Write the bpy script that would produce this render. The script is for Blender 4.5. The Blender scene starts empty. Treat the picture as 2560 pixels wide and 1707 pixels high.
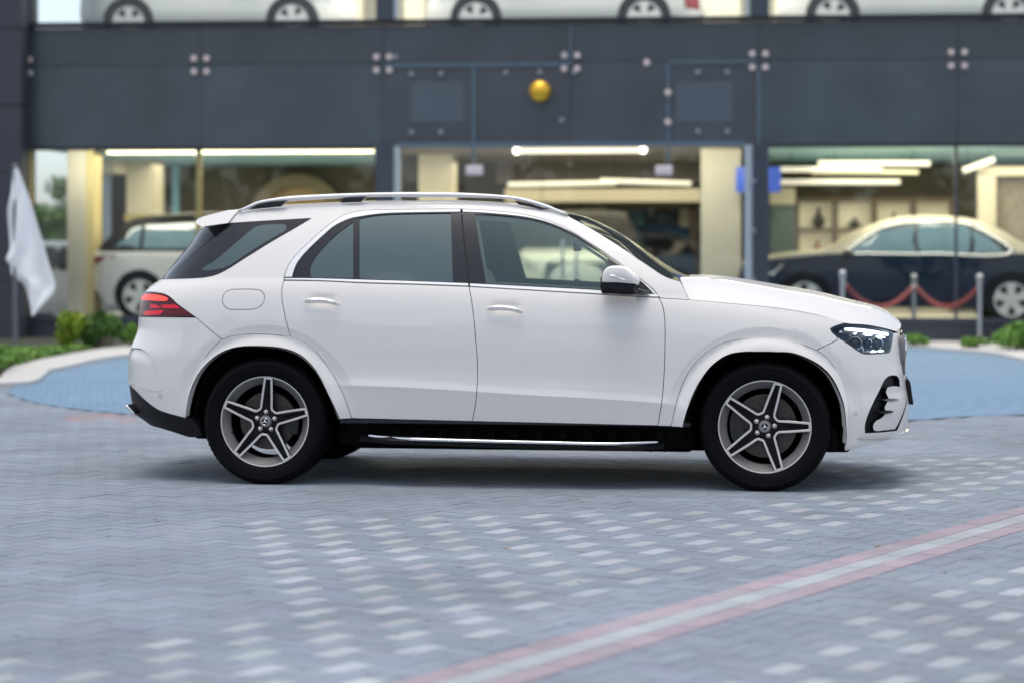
import bpy, bmesh, math, random
import numpy as np
from mathutils import Vector, Matrix
from mathutils.geometry import delaunay_2d_cdt

random.seed(7)
rng = np.random.default_rng(7)
sc = bpy.context.scene
COL = sc.collection

# ------------------------------------------------------------------ camera, sky, sun, exposure
CAM_H, F_PX, HORIZON, PW, PH = 1.4252, 5600.0, 618.5, 2560.0, 1707.0
cam_d = bpy.data.cameras.new('camera')
cam = bpy.data.objects.new('camera', cam_d)
COL.objects.link(cam)
cam.location = (0, 0, CAM_H)
cam.rotation_euler = (math.radians(90), 0, 0)
cam_d.sensor_width = 36.0
cam_d.lens = 36.0 * F_PX / PW
cam_d.shift_y = -(PH / 2 - HORIZON) / PW
cam_d.clip_start, cam_d.clip_end = 0.1, 3000
cam_d.dof.use_dof = True
cam_d.dof.focus_distance = 12.6
cam_d.dof.aperture_fstop = 1.42
sc.camera = cam

world = bpy.data.worlds.new('World')
sc.world = world
world.use_nodes = True
wn = world.node_tree.nodes
sky = wn.new('ShaderNodeTexSky')
sky.sky_type = 'NISHITA'
sky.sun_disc = False
SUN_EL, SUN_AZ = 82.0, 205.0           # azimuth measured clockwise from +Y: behind the camera, to its left
sky.sun_elevation = math.radians(SUN_EL)
sky.sun_rotation = math.radians(SUN_AZ)
sky.air_density, sky.dust_density, sky.ozone_density = 0.7, 1.5, 0.6
wn['Background'].inputs['Strength'].default_value = 0.10
hsv = wn.new('ShaderNodeHueSaturation')          # thin bright cloud: paler than a clear blue sky
hsv.inputs['Saturation'].default_value = 0.50
world.node_tree.links.new(sky.outputs['Color'], hsv.inputs['Color'])
world.node_tree.links.new(hsv.outputs['Color'], wn['Background'].inputs['Color'])

sun_d = bpy.data.lights.new('sun', 'SUN')
sun_d.energy = 0.6
sun_d.angle = math.radians(36)
sun_d.color = (1.0, 0.935, 0.83)
sun = bpy.data.objects.new('sun', sun_d)
COL.objects.link(sun)
az, el = math.radians(SUN_AZ), math.radians(SUN_EL)
sdir = Vector((math.sin(az) * math.cos(el), math.cos(az) * math.cos(el), math.sin(el)))
sun.rotation_euler = sdir.to_track_quat('Z', 'Y').to_euler()

sc.view_settings.view_transform = 'Standard'
sc.view_settings.look = 'None'
sc.view_settings.exposure = 1.38
sc.view_settings.gamma = 1.0
sc.cycles.use_denoising = True
sc.cycles.max_bounces = 8
sc.cycles.transparent_max_bounces = 16
sc.cycles.caustics_reflective = False
sc.cycles.caustics_refractive = False
sc.cycles.sample_clamp_indirect = 6.0

# ------------------------------------------------------------------ materials
def srgb(r, g, b):
    f = lambda c: (c / 12.92 if c <= 0.04045 else ((c + 0.055) / 1.055) ** 2.4)
    return (f(r / 255), f(g / 255), f(b / 255))

def mat(name, col, rough=0.5, metal=0.0, coat=0.0, emit=None, estr=0.0, spec=None, var=0.0, vscale=8.0,
        bump=0.0, bscale=40.0, ior=None, rvar=0.0, coat_rough=0.03):
    m = bpy.data.materials.new(name)
    m.use_nodes = True
    nt = m.node_tree
    b = nt.nodes['Principled BSDF']
    b.inputs['Base Color'].default_value = (*col, 1)
    b.inputs['Roughness'].default_value = rough
    b.inputs['Metallic'].default_value = metal
    b.inputs['Coat Weight'].default_value = coat
    b.inputs['Coat Roughness'].default_value = coat_rough
    if ior:
        b.inputs['IOR'].default_value = ior
    if spec is not None:
        b.inputs['Specular IOR Level'].default_value = spec
    if emit:
        b.inputs['Emission Color'].default_value = (*emit, 1)
        b.inputs['Emission Strength'].default_value = estr
    if var or bump or rvar:
        tc = nt.nodes.new('ShaderNodeTexCoord')
        n = nt.nodes.new('ShaderNodeTexNoise')
        n.inputs['Scale'].default_value = vscale
        n.inputs['Detail'].default_value = 6
        nt.links.new(tc.outputs['Object'], n.inputs['Vector'])
        if var:
            mx = nt.nodes.new('ShaderNodeMix')
            mx.data_type = 'RGBA'
            mx.inputs['A'].default_value = (*[c * (1 - var) for c in col], 1)
            mx.inputs['B'].default_value = (*[min(1, c * (1 + var)) for c in col], 1)
            nt.links.new(n.outputs['Fac'], mx.inputs['Factor'])
            nt.links.new(mx.outputs['Result'], b.inputs['Base Color'])
        if rvar:
            mr = nt.nodes.new('ShaderNodeMapRange')
            mr.inputs['To Min'].default_value = max(0, rough - rvar)
            mr.inputs['To Max'].default_value = rough + rvar
            nt.links.new(n.outputs['Fac'], mr.inputs['Value'])
            nt.links.new(mr.outputs['Result'], b.inputs['Roughness'])
        if bump:
            n2 = nt.nodes.new('ShaderNodeTexNoise')
            n2.inputs['Scale'].default_value = bscale
            n2.inputs['Detail'].default_value = 4
            nt.links.new(tc.outputs['Object'], n2.inputs['Vector'])
            bp = nt.nodes.new('ShaderNodeBump')
            bp.inputs['Strength'].default_value = bump
            bp.inputs['Distance'].default_value = 0.01
            nt.links.new(n2.outputs['Fac'], bp.inputs['Height'])
            nt.links.new(bp.outputs['Normal'], b.inputs['Normal'])
    return m

def glass_mat(name, tint, refl=0.9, ior=1.5, rough=0.0, tlow=None):
    """thin pane: tinted see-through plus a Fresnel mirror layer"""
    m = bpy.data.materials.new(name)
    m.use_nodes = True
    nt = m.node_tree
    nt.nodes.clear()
    out = nt.nodes.new('ShaderNodeOutputMaterial')
    tr = nt.nodes.new('ShaderNodeBsdfTransparent')
    tr.inputs['Color'].default_value = (*tint, 1)
    gl = nt.nodes.new('ShaderNodeBsdfGlossy')
    gl.inputs['Roughness'].default_value = rough
    gl.inputs['Color'].default_value = (*(refl if isinstance(refl, tuple) else (refl,) * 3), 1)
    fr = nt.nodes.new('ShaderNodeFresnel')
    ge = nt.nodes.new('ShaderNodeNewGeometry')
    im = nt.nodes.new('ShaderNodeMix')
    im.inputs['A'].default_value = ior
    im.inputs['B'].default_value = 1.0 / ior
    nt.links.new(ge.outputs['Backfacing'], im.inputs['Factor'])
    nt.links.new(im.outputs['Result'], fr.inputs['IOR'])
    mx = nt.nodes.new('ShaderNodeMixShader')
    nt.links.new(fr.outputs['Fac'], mx.inputs['Fac'])
    nt.links.new(tr.outputs['BSDF'], mx.inputs[1])
    nt.links.new(gl.outputs['BSDF'], mx.inputs[2])
    nt.links.new(mx.outputs['Shader'], out.inputs['Surface'])
    return m

M = {}
M['paint'] = mat('white_paint', (0.80, 0.770, 0.726), 0.45, coat=0.8, coat_rough=0.02)
M['black'] = mat('black_plastic', (0.006, 0.006, 0.008), 0.55, spec=0.25)
M['void'] = mat('dark_underside', (0.004, 0.004, 0.004), 0.9, spec=0.1)
M['gloss_black'] = mat('gloss_black_trim', (0.008, 0.009, 0.012), 0.12, coat=0.3)
M['pillar'] = mat('pillar_trim', (0.014, 0.015, 0.02), 0.22)
M['chrome'] = mat('chrome', (0.86, 0.86, 0.87), 0.08, metal=1.0)
M['satin'] = mat('satin_aluminium', (0.84, 0.835, 0.83), 0.36, metal=0.12)
M['rubber'] = mat('tyre_rubber', (0.0035, 0.0035, 0.0045), 0.65, spec=0.10, bump=0.1, bscale=180)
M['rim_face'] = mat('machined_rim_face', (0.74, 0.69, 0.665), 0.35, metal=0.5)
M['rim_grey'] = mat('grey_rim_paint', (0.27, 0.255, 0.25), 0.42, metal=0.3)
M['rim_dark'] = mat('dark_rim_paint', (0.006, 0.006, 0.008), 0.35, spec=.2)
M['disc'] = mat('brake_disc_steel', (0.085, 0.070, 0.063), 0.42, metal=0.6, var=0.15, vscale=30)
M['bolt'] = mat('bolt_metal', (0.75, 0.68, 0.62), 0.25, metal=0.9)
M['glass_privacy'] = glass_mat('privacy_glass', (0.035, 0.052, 0.056), (.72, .94, .92), 2.5)
M['glass_front'] = glass_mat('clear_side_glass', (0.70, 0.76, 0.72), (.70, .94, .94), 1.9)
M['glass_screen'] = glass_mat('windscreen_glass', (0.62, 0.66, 0.60), (.6, .62, .6), 1.45)
M['lens'] = glass_mat('clear_lens', (0.80, 0.86, 0.92), (.6, .8, 1.0), 1.42)
M['red_dark'] = mat('dark_red_lens', (0.075, 0.005, 0.016), 0.15, spec=.3)
M['red'] = mat('red_lens', (0.40, 0.006, 0.02), 0.2, spec=.3, emit=(0.8, 0.01, 0.03), estr=0.15)
M['red_lit'] = mat('lit_red_lamp', (0.6, 0.02, 0.02), 0.3, spec=.2, emit=(1.0, 0.075, 0.06), estr=0.55)
M['drl'] = mat('lit_daytime_lamp', (0.9, 0.9, 0.9), 0.3, emit=(0.95, 0.98, 1.0), estr=0.75)
M['lamp_house'] = mat('lamp_housing', (0.006, 0.011, 0.018), 0.15, spec=.4)
M['fabric'] = mat('seat_leather', (0.42, 0.40, 0.35), 0.55, var=0.1)
M['trim_in'] = mat('interior_trim', (0.13, 0.15, 0.15), 0.8)

# ------------------------------------------------------------------ object helpers
def link_obj(name, me, parent=None):
    o = bpy.data.objects.new(name, me)
    COL.objects.link(o)
    if parent is not None:
        o.parent = parent
    return o

def mesh_obj(name, verts, faces, mats, parent=None, smooth=True, normals=None, mat_idx=None, sharp=None):
    me = bpy.data.meshes.new(name)
    me.from_pydata([tuple(map(float, v)) for v in verts], [], [tuple(int(i) for i in f) for f in faces])
    if not isinstance(mats, (list, tuple)):
        mats = [mats]
    for m in mats:
        me.materials.append(M[m] if isinstance(m, str) else m)
    if mat_idx is not None:
        me.polygons.foreach_set('material_index', np.asarray(mat_idx, dtype=np.int32))
    me.polygons.foreach_set('use_smooth', np.full(len(faces), bool(smooth)))
    if sharp is not None:
        me.set_sharp_from_angle(angle=math.radians(sharp))
    me.update()
    if normals is not None:
        me.normals_split_custom_set_from_vertices([tuple(map(float, n)) for n in normals])
    return link_obj(name, me, parent)

def empty(name, loc=(0, 0, 0), rz=0.0, parent=None):
    o = bpy.data.objects.new(name, None)
    COL.objects.link(o)
    o.location = loc
    o.rotation_euler = (0, 0, rz)
    o.empty_display_size = 0.2
    if parent is not None:
        o.parent = parent
    return o

def tag(o, label=None, cat=None, group=None, kind=None):
    if label: o['label'] = label
    if cat: o['category'] = cat
    if group: o['group'] = group
    if kind: o['kind'] = kind
    return o

def children(o):
    return [c for c in bpy.data.objects if c.parent is o]

def copy_tree(o, parent=None):
    c = o.copy()
    COL.objects.link(c)
    if parent is not None:
        mi = o.matrix_parent_inverse.copy()
        c.parent = parent
        c.matrix_parent_inverse = mi
    for ch in children(o):
        copy_tree(ch, c)
    return c

class MB:
    """collects simple solids into one mesh"""
    def __init__(self):
        self.v, self.f, self.mi = [], [], []
    def add(self, verts, faces, mi=0):
        n = len(self.v)
        self.v += [tuple(map(float, p)) for p in verts]
        self.f += [tuple(i + n for i in f) for f in faces]
        self.mi += [mi] * len(faces)
        return self
    def box(self, x0, x1, y0, y1, z0, z1, mi=0):
        v = [(x0, y0, z0), (x1, y0, z0), (x1, y1, z0), (x0, y1, z0), (x0, y0, z1), (x1, y0, z1), (x1, y1, z1), (x0, y1, z1)]
        f = [(0, 3, 2, 1), (4, 5, 6, 7), (0, 1, 5, 4), (1, 2, 6, 5), (2, 3, 7, 6), (3, 0, 4, 7)]
        return self.add(v, f, mi)
    def rbox(self, x0, x1, y0, y1, z0, z1, r=0.02, mi=0, seg=3):
        bm = bmesh.new()
        bmesh.ops.create_cube(bm, size=1.0)
        for v in bm.verts:
            v.co = Vector(((x0 + x1) / 2 + v.co.x * (x1 - x0), (y0 + y1) / 2 + v.co.y * (y1 - y0), (z0 + z1) / 2 + v.co.z * (z1 - z0)))
        bmesh.ops.bevel(bm, geom=list(bm.edges), offset=r, segments=seg, affect='EDGES', profile=0.5)
        bm.verts.index_update()
        self.add([v.co for v in bm.verts], [[v.index for v in f.verts] for f in bm.faces], mi)
        bm.free()
        return self
    def lathe(self, prof, n=32, axis='z', center=(0, 0, 0), mi=0, closed=False, a0=0.0, a1=2 * math.pi):
        full = abs(a1 - a0 - 2 * math.pi) < 1e-6
        m = n if full else n + 1
        vs, fs = [], []
        for i in range(m):
            a = a0 + (a1 - a0) * i / n
            c, s = math.cos(a), math.sin(a)
            for (r, h) in prof:
                p = {'z': (r * c, r * s, h), 'y': (r * c, h, r * s), 'x': (h, r * c, r * s)}[axis]
                vs.append((p[0] + center[0], p[1] + center[1], p[2] + center[2]))
        k = len(prof)
        for i in range(n):
            j = (i + 1) % m
            for q in range(k - 1 + (1 if closed else 0)):
                q2 = (q + 1) % k
                fs.append((i * k + q, j * k + q, j * k + q2, i * k + q2))
        return self.add(vs, fs, mi)
    def tube(self, pts, rad, n=8, mi=0, cap=True, flat=None):
        pts = [Vector(p) for p in pts]
        vs, fs = [], []
        up = Vector((0, 0, 1))
        for i, p in enumerate(pts):
            t = (pts[min(i + 1, len(pts) - 1)] - pts[max(i - 1, 0)]).normalized()
            u = up if abs(t.dot(up)) < 0.95 else Vector((0, 1, 0))
            s = t.cross(u).normalized()
            w = s.cross(t).normalized()
            r = rad[i] if isinstance(rad, list) else rad
            ra, rb = (r if isinstance(r, (list, tuple)) else (r, r))
            for k in range(n):
                a = 2 * math.pi * k / n
                vs.append(p + s * (ra * math.cos(a)) + w * (rb * math.sin(a)))
        for i in range(len(pts) - 1):
            for k in range(n):
                k2 = (k + 1) % n
                fs.append((i * n + k, i * n + k2, (i + 1) * n + k2, (i + 1) * n + k))
        if cap:
            fs.append(tuple(range(n - 1, -1, -1)))
            fs.append(tuple((len(pts) - 1) * n + k for k in range(n)))
        return self.add(vs, fs, mi)
    def sphere(self, c, r, nu=20, nv=12, mi=0, scale=(1, 1, 1)):
        vs, fs = [], []
        for j in range(nv + 1):
            th = math.pi * j / nv
            for i in range(nu):
                ph = 2 * math.pi * i / nu
                vs.append((c[0] + r * scale[0] * math.sin(th) * math.cos(ph), c[1] + r * scale[1] * math.sin(th) * math.sin(ph), c[2] + r * scale[2] * math.cos(th)))
        for j in range(nv):
            for i in range(nu):
                i2 = (i + 1) % nu
                fs.append((j * nu + i, (j + 1) * nu + i, (j + 1) * nu + i2, j * nu + i2))
        return self.add(vs, fs, mi)
    def prism(self, poly, d0, d1, axis='y', mi=0):
        """polygon (a,b) extruded along axis from d0 to d1"""
        mk = {'y': lambda a, b, d: (a, d, b), 'z': lambda a, b, d: (a, b, d), 'x': lambda a, b, d: (d, a, b)}[axis]
        n = len(poly)
        ar = sum(poly[i][0] * poly[(i + 1) % n][1] - poly[(i + 1) % n][0] * poly[i][1] for i in range(n))
        if (ar < 0) != (axis == 'y'):
            poly = poly[::-1]
        vs = [mk(a, b, d0) for a, b in poly] + [mk(a, b, d1) for a, b in poly]
        fs = [tuple(range(n))[::-1], tuple(range(n, 2 * n))]
        for i in range(n):
            j = (i + 1) % n
            fs.append((i, j, n + j, n + i))
        return self.add(vs, fs, mi)
    def build(self, name, mats, parent=None, smooth=False, sharp=None):
        return mesh_obj(name, self.v, self.f, mats, parent, smooth, mat_idx=self.mi, sharp=sharp)

def pchip(xk, yk):
    xk, yk = np.array(xk, float), np.array(yk, float)
    h = np.diff(xk); d = np.diff(yk) / h
    m = np.zeros(len(xk))
    for i in range(1, len(xk) - 1):
        if d[i - 1] * d[i] > 0:
            w1, w2 = 2 * h[i] + h[i - 1], h[i] + 2 * h[i - 1]
            m[i] = (w1 + w2) / (w1 / d[i - 1] + w2 / d[i])
    m[0], m[-1] = d[0], d[-1]
    def f(x):
        x = np.asarray(x, float)
        i = np.clip(np.searchsorted(xk, x) - 1, 0, len(h) - 1)
        t = (x - xk[i]) / h[i]
        r = (2*t**3 - 3*t**2 + 1) * yk[i] + (t**3 - 2*t**2 + t) * h[i] * m[i] + (-2*t**3 + 3*t**2) * yk[i+1] + (t**3 - t**2) * h[i] * m[i+1]
        r = np.where(x < xk[0], yk[0] + (x - xk[0]) * m[0], r)
        return np.where(x > xk[-1], yk[-1] + (x - xk[-1]) * m[-1], r)
    return f

def cspline(xk, yk):
    """C2 natural cubic spline"""
    xk, yk = np.array(xk, float), np.array(yk, float)
    n = len(xk); h = np.diff(xk)
    A = np.zeros((n, n)); r = np.zeros(n); A[0, 0] = A[-1, -1] = 1
    for i in range(1, n - 1):
        A[i, i-1], A[i, i], A[i, i+1] = h[i-1], 2*(h[i-1]+h[i]), h[i]
        r[i] = 6*((yk[i+1]-yk[i])/h[i] - (yk[i]-yk[i-1])/h[i-1])
    m = np.linalg.solve(A, r)
    def f(x):
        x = np.clip(np.asarray(x, float), xk[0], xk[-1])
        i = np.clip(np.searchsorted(xk, x) - 1, 0, n - 2)
        a, b = (xk[i+1]-x)/h[i], (x-xk[i])/h[i]
        return a*yk[i] + b*yk[i+1] + ((a**3-a)*m[i] + (b**3-b)*m[i+1])*h[i]**2/6
    return f

def sstep(a, b, x):
    t = np.clip((np.asarray(x, float) - a) / (b - a), 0, 1)
    return t * t * (3 - 2 * t)
# ------------------------------------------------------------------ the white SUV: body surface
TH = 0.133874
CX0, CY0 = -1.364382, 14.4353
cth, sth = math.cos(TH), math.sin(TH)
CROPS = {'A': (300, 460, .29762), 'B': (300, 800, .29762), 'C': (900, 460, .34014), 'D': (900, 800, .34014),
         'E': (1600, 660, .29762), 'F': (1600, 840, .29762), 'P': (0, 0, 1.0), 'H': (2040, 800, .21053),
         'R': (1470, 620, .10629), 'T': (340, 740, .06803), 'S': (480, 460, .10204)}

def px(s):
    out, c = [], CROPS['P']
    for t in s.split():
        if t.isalpha():
            c = CROPS[t]
        else:
            a, b = t.split(',')
            out.append((c[0] + float(a) * c[2], c[1] + float(b) * c[2]))
    return np.array(out)

def crom(p, step):
    """smooth curve through the points, sampled about every step"""
    p = np.asarray(p, float)
    if len(p) < 3:
        n = max(2, int(np.linalg.norm(p[-1] - p[0]) / step) + 1)
        return p[0] + (p[-1] - p[0]) * np.linspace(0, 1, n)[:, None]
    q = np.vstack([2 * p[0] - p[1], p, 2 * p[-1] - p[-2]])
    out = []
    for i in range(1, len(q) - 2):
        p0, p1, p2, p3 = q[i - 1], q[i], q[i + 1], q[i + 2]
        t = [0.0]
        for a, b in ((p0, p1), (p1, p2), (p2, p3)):
            t.append(t[-1] + max(np.linalg.norm(b - a), 1e-6) ** 0.5)
        n = max(1, int(np.linalg.norm(p2 - p1) / step))
        for k in range(n):
            u = t[1] + (t[2] - t[1]) * k / n
            A1 = (t[1]-u)/(t[1]-t[0])*p0 + (u-t[0])/(t[1]-t[0])*p1
            A2 = (t[2]-u)/(t[2]-t[1])*p1 + (u-t[1])/(t[2]-t[1])*p2
            A3 = (t[3]-u)/(t[3]-t[2])*p2 + (u-t[2])/(t[3]-t[2])*p3
            B1 = (t[2]-u)/(t[2]-t[0])*A1 + (u-t[0])/(t[2]-t[0])*A2
            B2 = (t[3]-u)/(t[3]-t[1])*A2 + (u-t[1])/(t[3]-t[1])*A3
            out.append((t[2]-u)/(t[2]-t[1])*B1 + (u-t[1])/(t[2]-t[1])*B2)
    out.append(p[-1])
    return np.array(out)

def c2p(p):
    """car frame -> photo pixel"""
    x, y, z = p[..., 0], p[..., 1], p[..., 2]
    X = CX0 + x * cth + y * sth
    Y = CY0 - x * sth + y * cth
    return np.stack([1280 + F_PX * X / Y, HORIZON - F_PX * (z - CAM_H) / Y], -1)

def unp(u, v, y):
    """photo pixel -> (x, z) on the car's lengthwise plane at lateral y"""
    dx, dz = (u - 1280) / F_PX, (HORIZON - v) / F_PX
    Y = (y + CX0 * sth + CY0 * cth) / (dx * sth + cth)
    X = dx * Y
    return (X - CX0) * cth - (Y - CY0) * sth, CAM_H + dz * Y

WB = 2.995
SF, SR = 2.95, -0.10
NF, NR = 2.9, 2.8
_a = np.linspace(0, np.pi / 2, 3000)
def _tab(n, L, W):
    t, y = np.sin(_a) ** (2 / n), np.cos(_a) ** (2 / n)
    d = np.concatenate([[0], np.cumsum(np.hypot(np.diff(t) * L, np.diff(y) * W))])
    return d / d[-1], t, y, d[-1]
TF, TR = _tab(NF, 0.9, 0.95), _tab(NR, 0.8, 0.95)
LF, LR = TF[3], TR[3]
S_END_F, S_END_R = SF + LF, SR - LR

E_fun = cspline([-1.2, 0, .8, 1.6, 2.36, 2.6, 3.1, 3.55, 4.0], [1.21, 1.235, 1.231, 1.19, 1.15, 1.127, 1.058, .985, .93])
W_soft = cspline([0, .04, .08, .14, .22, .33, .5, .65, .8, .95, 1.2], [.905, .925, .939, .952, .961, .966, .966, .961, .949, .930, .885])
W_up = pchip([0, .04, .08, .14, .22, .30, .38, .46, .53, .59, .636], [.905, .925, .939, .952, .961, .9655, .9665, .9645, .9630, .9655, .9735])
W_dn = pchip([.636, .66, .72, .8, .9, 1.2], [.9735, .9685, .9575, .944, .928, .88])
HANDLES = []
def w_fun(x, z):
    x, z = np.asarray(x, float), np.asarray(z, float)
    u = E_fun(x) - z
    a = sstep(.30, .62, x) * (1 - sstep(2.32, 2.62, x))
    wl = W_soft(u) + a * (np.where(u < .636, W_up(np.clip(u, 0, .636)), W_dn(np.clip(u, .636, 1.2))) - W_soft(u))
    v = np.clip(-u, 0, 1)
    wu = .905 - .36 * v - .30 * v * v - .05 * sstep(1.2, 2.5, x) * sstep(0, .45, v)
    w = np.where(u >= 0, wl, wu)
    for cx in (0.0, WB):
        r = np.hypot(x - cx, (z - .375))
        d = np.clip((.585 - r) / .055, 0, 1)
        w = w - .012 * d * sstep(.42, .62, z)
    for hx, hz in HANDLES:
        w = w - .012 * np.exp(-np.abs((x - hx) / .088) ** 3.2 - np.abs((z - hz - .008) / .030) ** 2.4)
    return w

Fx_fun = Rx_fun = None
def P_of(s, z):
    s, z = np.broadcast_arrays(np.asarray(s, float), np.asarray(z, float))
    xm = np.clip(s, SR, SF)
    tf = np.clip((s - SF) / LF, 0, 1)
    tr = np.clip((SR - s) / LR, 0, 1)
    xf = SF + np.interp(tf, TF[0], TF[1]) * (Fx_fun(z) - SF)
    xr = SR - np.interp(tr, TR[0], TR[1]) * (SR - Rx_fun(z))
    x = np.where(s > SF, xf, np.where(s < SR, xr, xm))
    k = np.where(s > SF, np.interp(tf, TF[0], TF[2]), np.where(s < SR, np.interp(tr, TR[0], TR[2]), 1.0))
    return np.stack([x, -w_fun(x, z) * k, z], -1)

# nose profile from the traced silhouette (about the centre line)
_p = px('E 2180,520 2188,577 2196,700 2205,800 2215,880 F 2225,400 2240,480 2250,560 2243,640 2225,740 2212,800 2165,835 2120,855 2050,882 1950,910 1715,965')
_x, _z = unp(_p[:, 0], _p[:, 1], 0.10)
_o = np.argsort(_z)
Fx_fun = pchip(_z[_o], _x[_o])
# tail profile: solve so that the rounded corner's outline falls on the traced outline
_p = px('S 75,935 140,1010 230,1062 A 650,400 600,480 550,545 480,630 410,710 345,800 300,826 240,872 205,915 175,960 162,1050 155,1112 150,1200 132,1270 100,1344 B 85,240 75,300 72,400 72,540 84,620 95,690 130,790 190,830 220,850 255,885 320,908')
_rx, _rz = [], []
for u, v in _p:
    lo, hi = -1.6, -0.2
    tt, yy = TR[1][::10], TR[2][::10]
    for _ in range(40):
        mid = (lo + hi) / 2
        z0 = unp(u, v, -0.45)[1]
        x = SR - tt * (SR - mid)
        y = -w_fun(x, np.full_like(x, z0)) * yy
        uu = c2p(np.stack([x, y, np.full_like(x, z0)], -1))[:, 0].min()
        if uu > u: hi = mid
        else: lo = mid
    _rx.append(mid); _rz.append(z0)
_o = np.argsort(_rz)
Rx_fun = pchip(np.array(_rz)[_o], np.array(_rx)[_o])

def N_of(s, z):
    e = 8e-4
    ds = P_of(s + e, z) - P_of(s - e, z)
    dz = P_of(s, z + e) - P_of(s, z - e)
    n = np.cross(ds, dz)
    l = np.linalg.norm(n, axis=-1, keepdims=True)
    return n / np.maximum(l, 1e-12)

def to_sz(p, _again=False):
    """photo pixels -> body-surface parameters (s, z), by damped Newton"""
    p = np.atleast_2d(np.asarray(p, float))
    x, z = unp(p[:, 0], p[:, 1], -0.93)
    s = np.clip(x, S_END_R + .3, S_END_F - .35)
    z = np.clip(z, .2, 1.75)
    def res(s, z): return c2p(P_of(s, z)) - p
    r = res(s, z)
    lam = np.full(len(s), 1e-3)
    for _ in range(60):
        e = 1e-4
        js, jz = (res(s + e, z) - r) / e, (res(s, z + e) - r) / e
        a, b, d = (js * js).sum(1), (js * jz).sum(1), (jz * jz).sum(1)
        g, h = (js * r).sum(1), (jz * r).sum(1)
        a2, d2 = a * (1 + lam) + 1e-9, d * (1 + lam) + 1e-9
        det = a2 * d2 - b * b
        ds, dz = -(d2 * g - b * h) / det, -(a2 * h - b * g) / det
        ds, dz = np.clip(ds, -.08, .08), np.clip(dz, -.08, .08)
        s2, z2 = np.clip(s + ds, S_END_R + .05, S_END_F - .05), z + dz
        r2 = res(s2, z2)
        ok = (r2 ** 2).sum(1) < (r ** 2).sum(1)
        s, z, r = np.where(ok, s2, s), np.where(ok, z2, z), np.where(ok[:, None], r2, r)
        lam = np.where(ok, np.maximum(lam * .4, 1e-6), np.minimum(lam * 6, 1e6))
    # points that landed on the hidden side of a rounded corner: walk back to the visible side
    P, N = P_of(s, z), N_of(s, z)
    cp = np.array([-CX0 * cth + CY0 * sth, -CX0 * sth - CY0 * cth, CAM_H])
    back = ((cp - P) * N).sum(1) < 0
    if back.any() and not _again:
        ss = np.where(s < 1, s, s)
        for i in np.nonzero(back)[0]:
            g = np.linspace(SR - .02, S_END_R + .05, 300) if s[i] < 1 else np.linspace(SF + .02, S_END_F - .05, 300)
            uv = c2p(P_of(g, np.full_like(g, z[i])))
            k = uv[:, 0].argmin() if s[i] < 1 else uv[:, 0].argmax()
            d = np.abs(uv[:k + 1, 0] - p[i, 0])
            s[i] = g[:k + 1][d.argmin()]
    bad = np.hypot(r[:, 0], r[:, 1])
    if bad.max() > 2.5:
        i = bad.argmax()
        print('to_sz: off by %.1f px at (%.0f, %.0f)' % (bad[i], p[i, 0], p[i, 1]))
    return np.stack([s, z], -1)

for t in ('A 1700,990', 'C 1068,920'):
    HANDLES_TMP = to_sz(px(t))[0]
    HANDLES.append(tuple(HANDLES_TMP))

def path(*segs):
    """closed outline in (s, z): strings are traced pixel curves, tuples are ready (s, z) points"""
    out = []
    for g in segs:
        if isinstance(g, str):
            out.append(to_sz(crom(px(g), 5.0)))
        else:
            out.append(crom(np.array(g, float), 0.02))
    p = np.vstack(out)
    keep = [0]
    for i in range(1, len(p)):
        if np.hypot(*(p[i] - p[keep[-1]])) > .0025:
            keep.append(i)
    p = p[keep]
    if np.hypot(*(p[0] - p[-1])) < .0025:
        p = p[:-1]
    return p

def rev(s):
    """reverse a traced string"""
    out, c = [], 'P'
    for t in s.split():
        if t.isalpha(): c = t
        else: out.append((c, t))
    return ' '.join(a + ' ' + b for a, b in out[::-1])

def area(p):
    x, y = p[:, 0], p[:, 1]
    return 0.5 * np.sum(x * np.roll(y, -1) - np.roll(x, -1) * y)

def shrink(p, d):
    if area(p) < 0:
        p = p[::-1]
    e = np.roll(p, -1, 0) - p
    n = np.stack([-e[:, 1], e[:, 0]], -1)
    n /= np.maximum(np.linalg.norm(n, axis=1, keepdims=True), 1e-9)
    n0 = np.roll(n, 1, 0)
    b = n + n0
    k = np.maximum((b * b).sum(1, keepdims=True) / 2, .35)
    return p + d * b / k

def inside(pts, poly):
    x, y = pts[:, 0][:, None], pts[:, 1][:, None]
    x0, y0 = poly[:, 0][None], poly[:, 1][None]
    x1, y1 = np.roll(poly[:, 0], -1)[None], np.roll(poly[:, 1], -1)[None]
    c = ((y0 > y) != (y1 > y)) & (x < (x1 - x0) * (y - y0) / np.where(y1 == y0, 1e-12, y1 - y0) + x0)
    return c.sum(1) % 2 == 1

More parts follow.
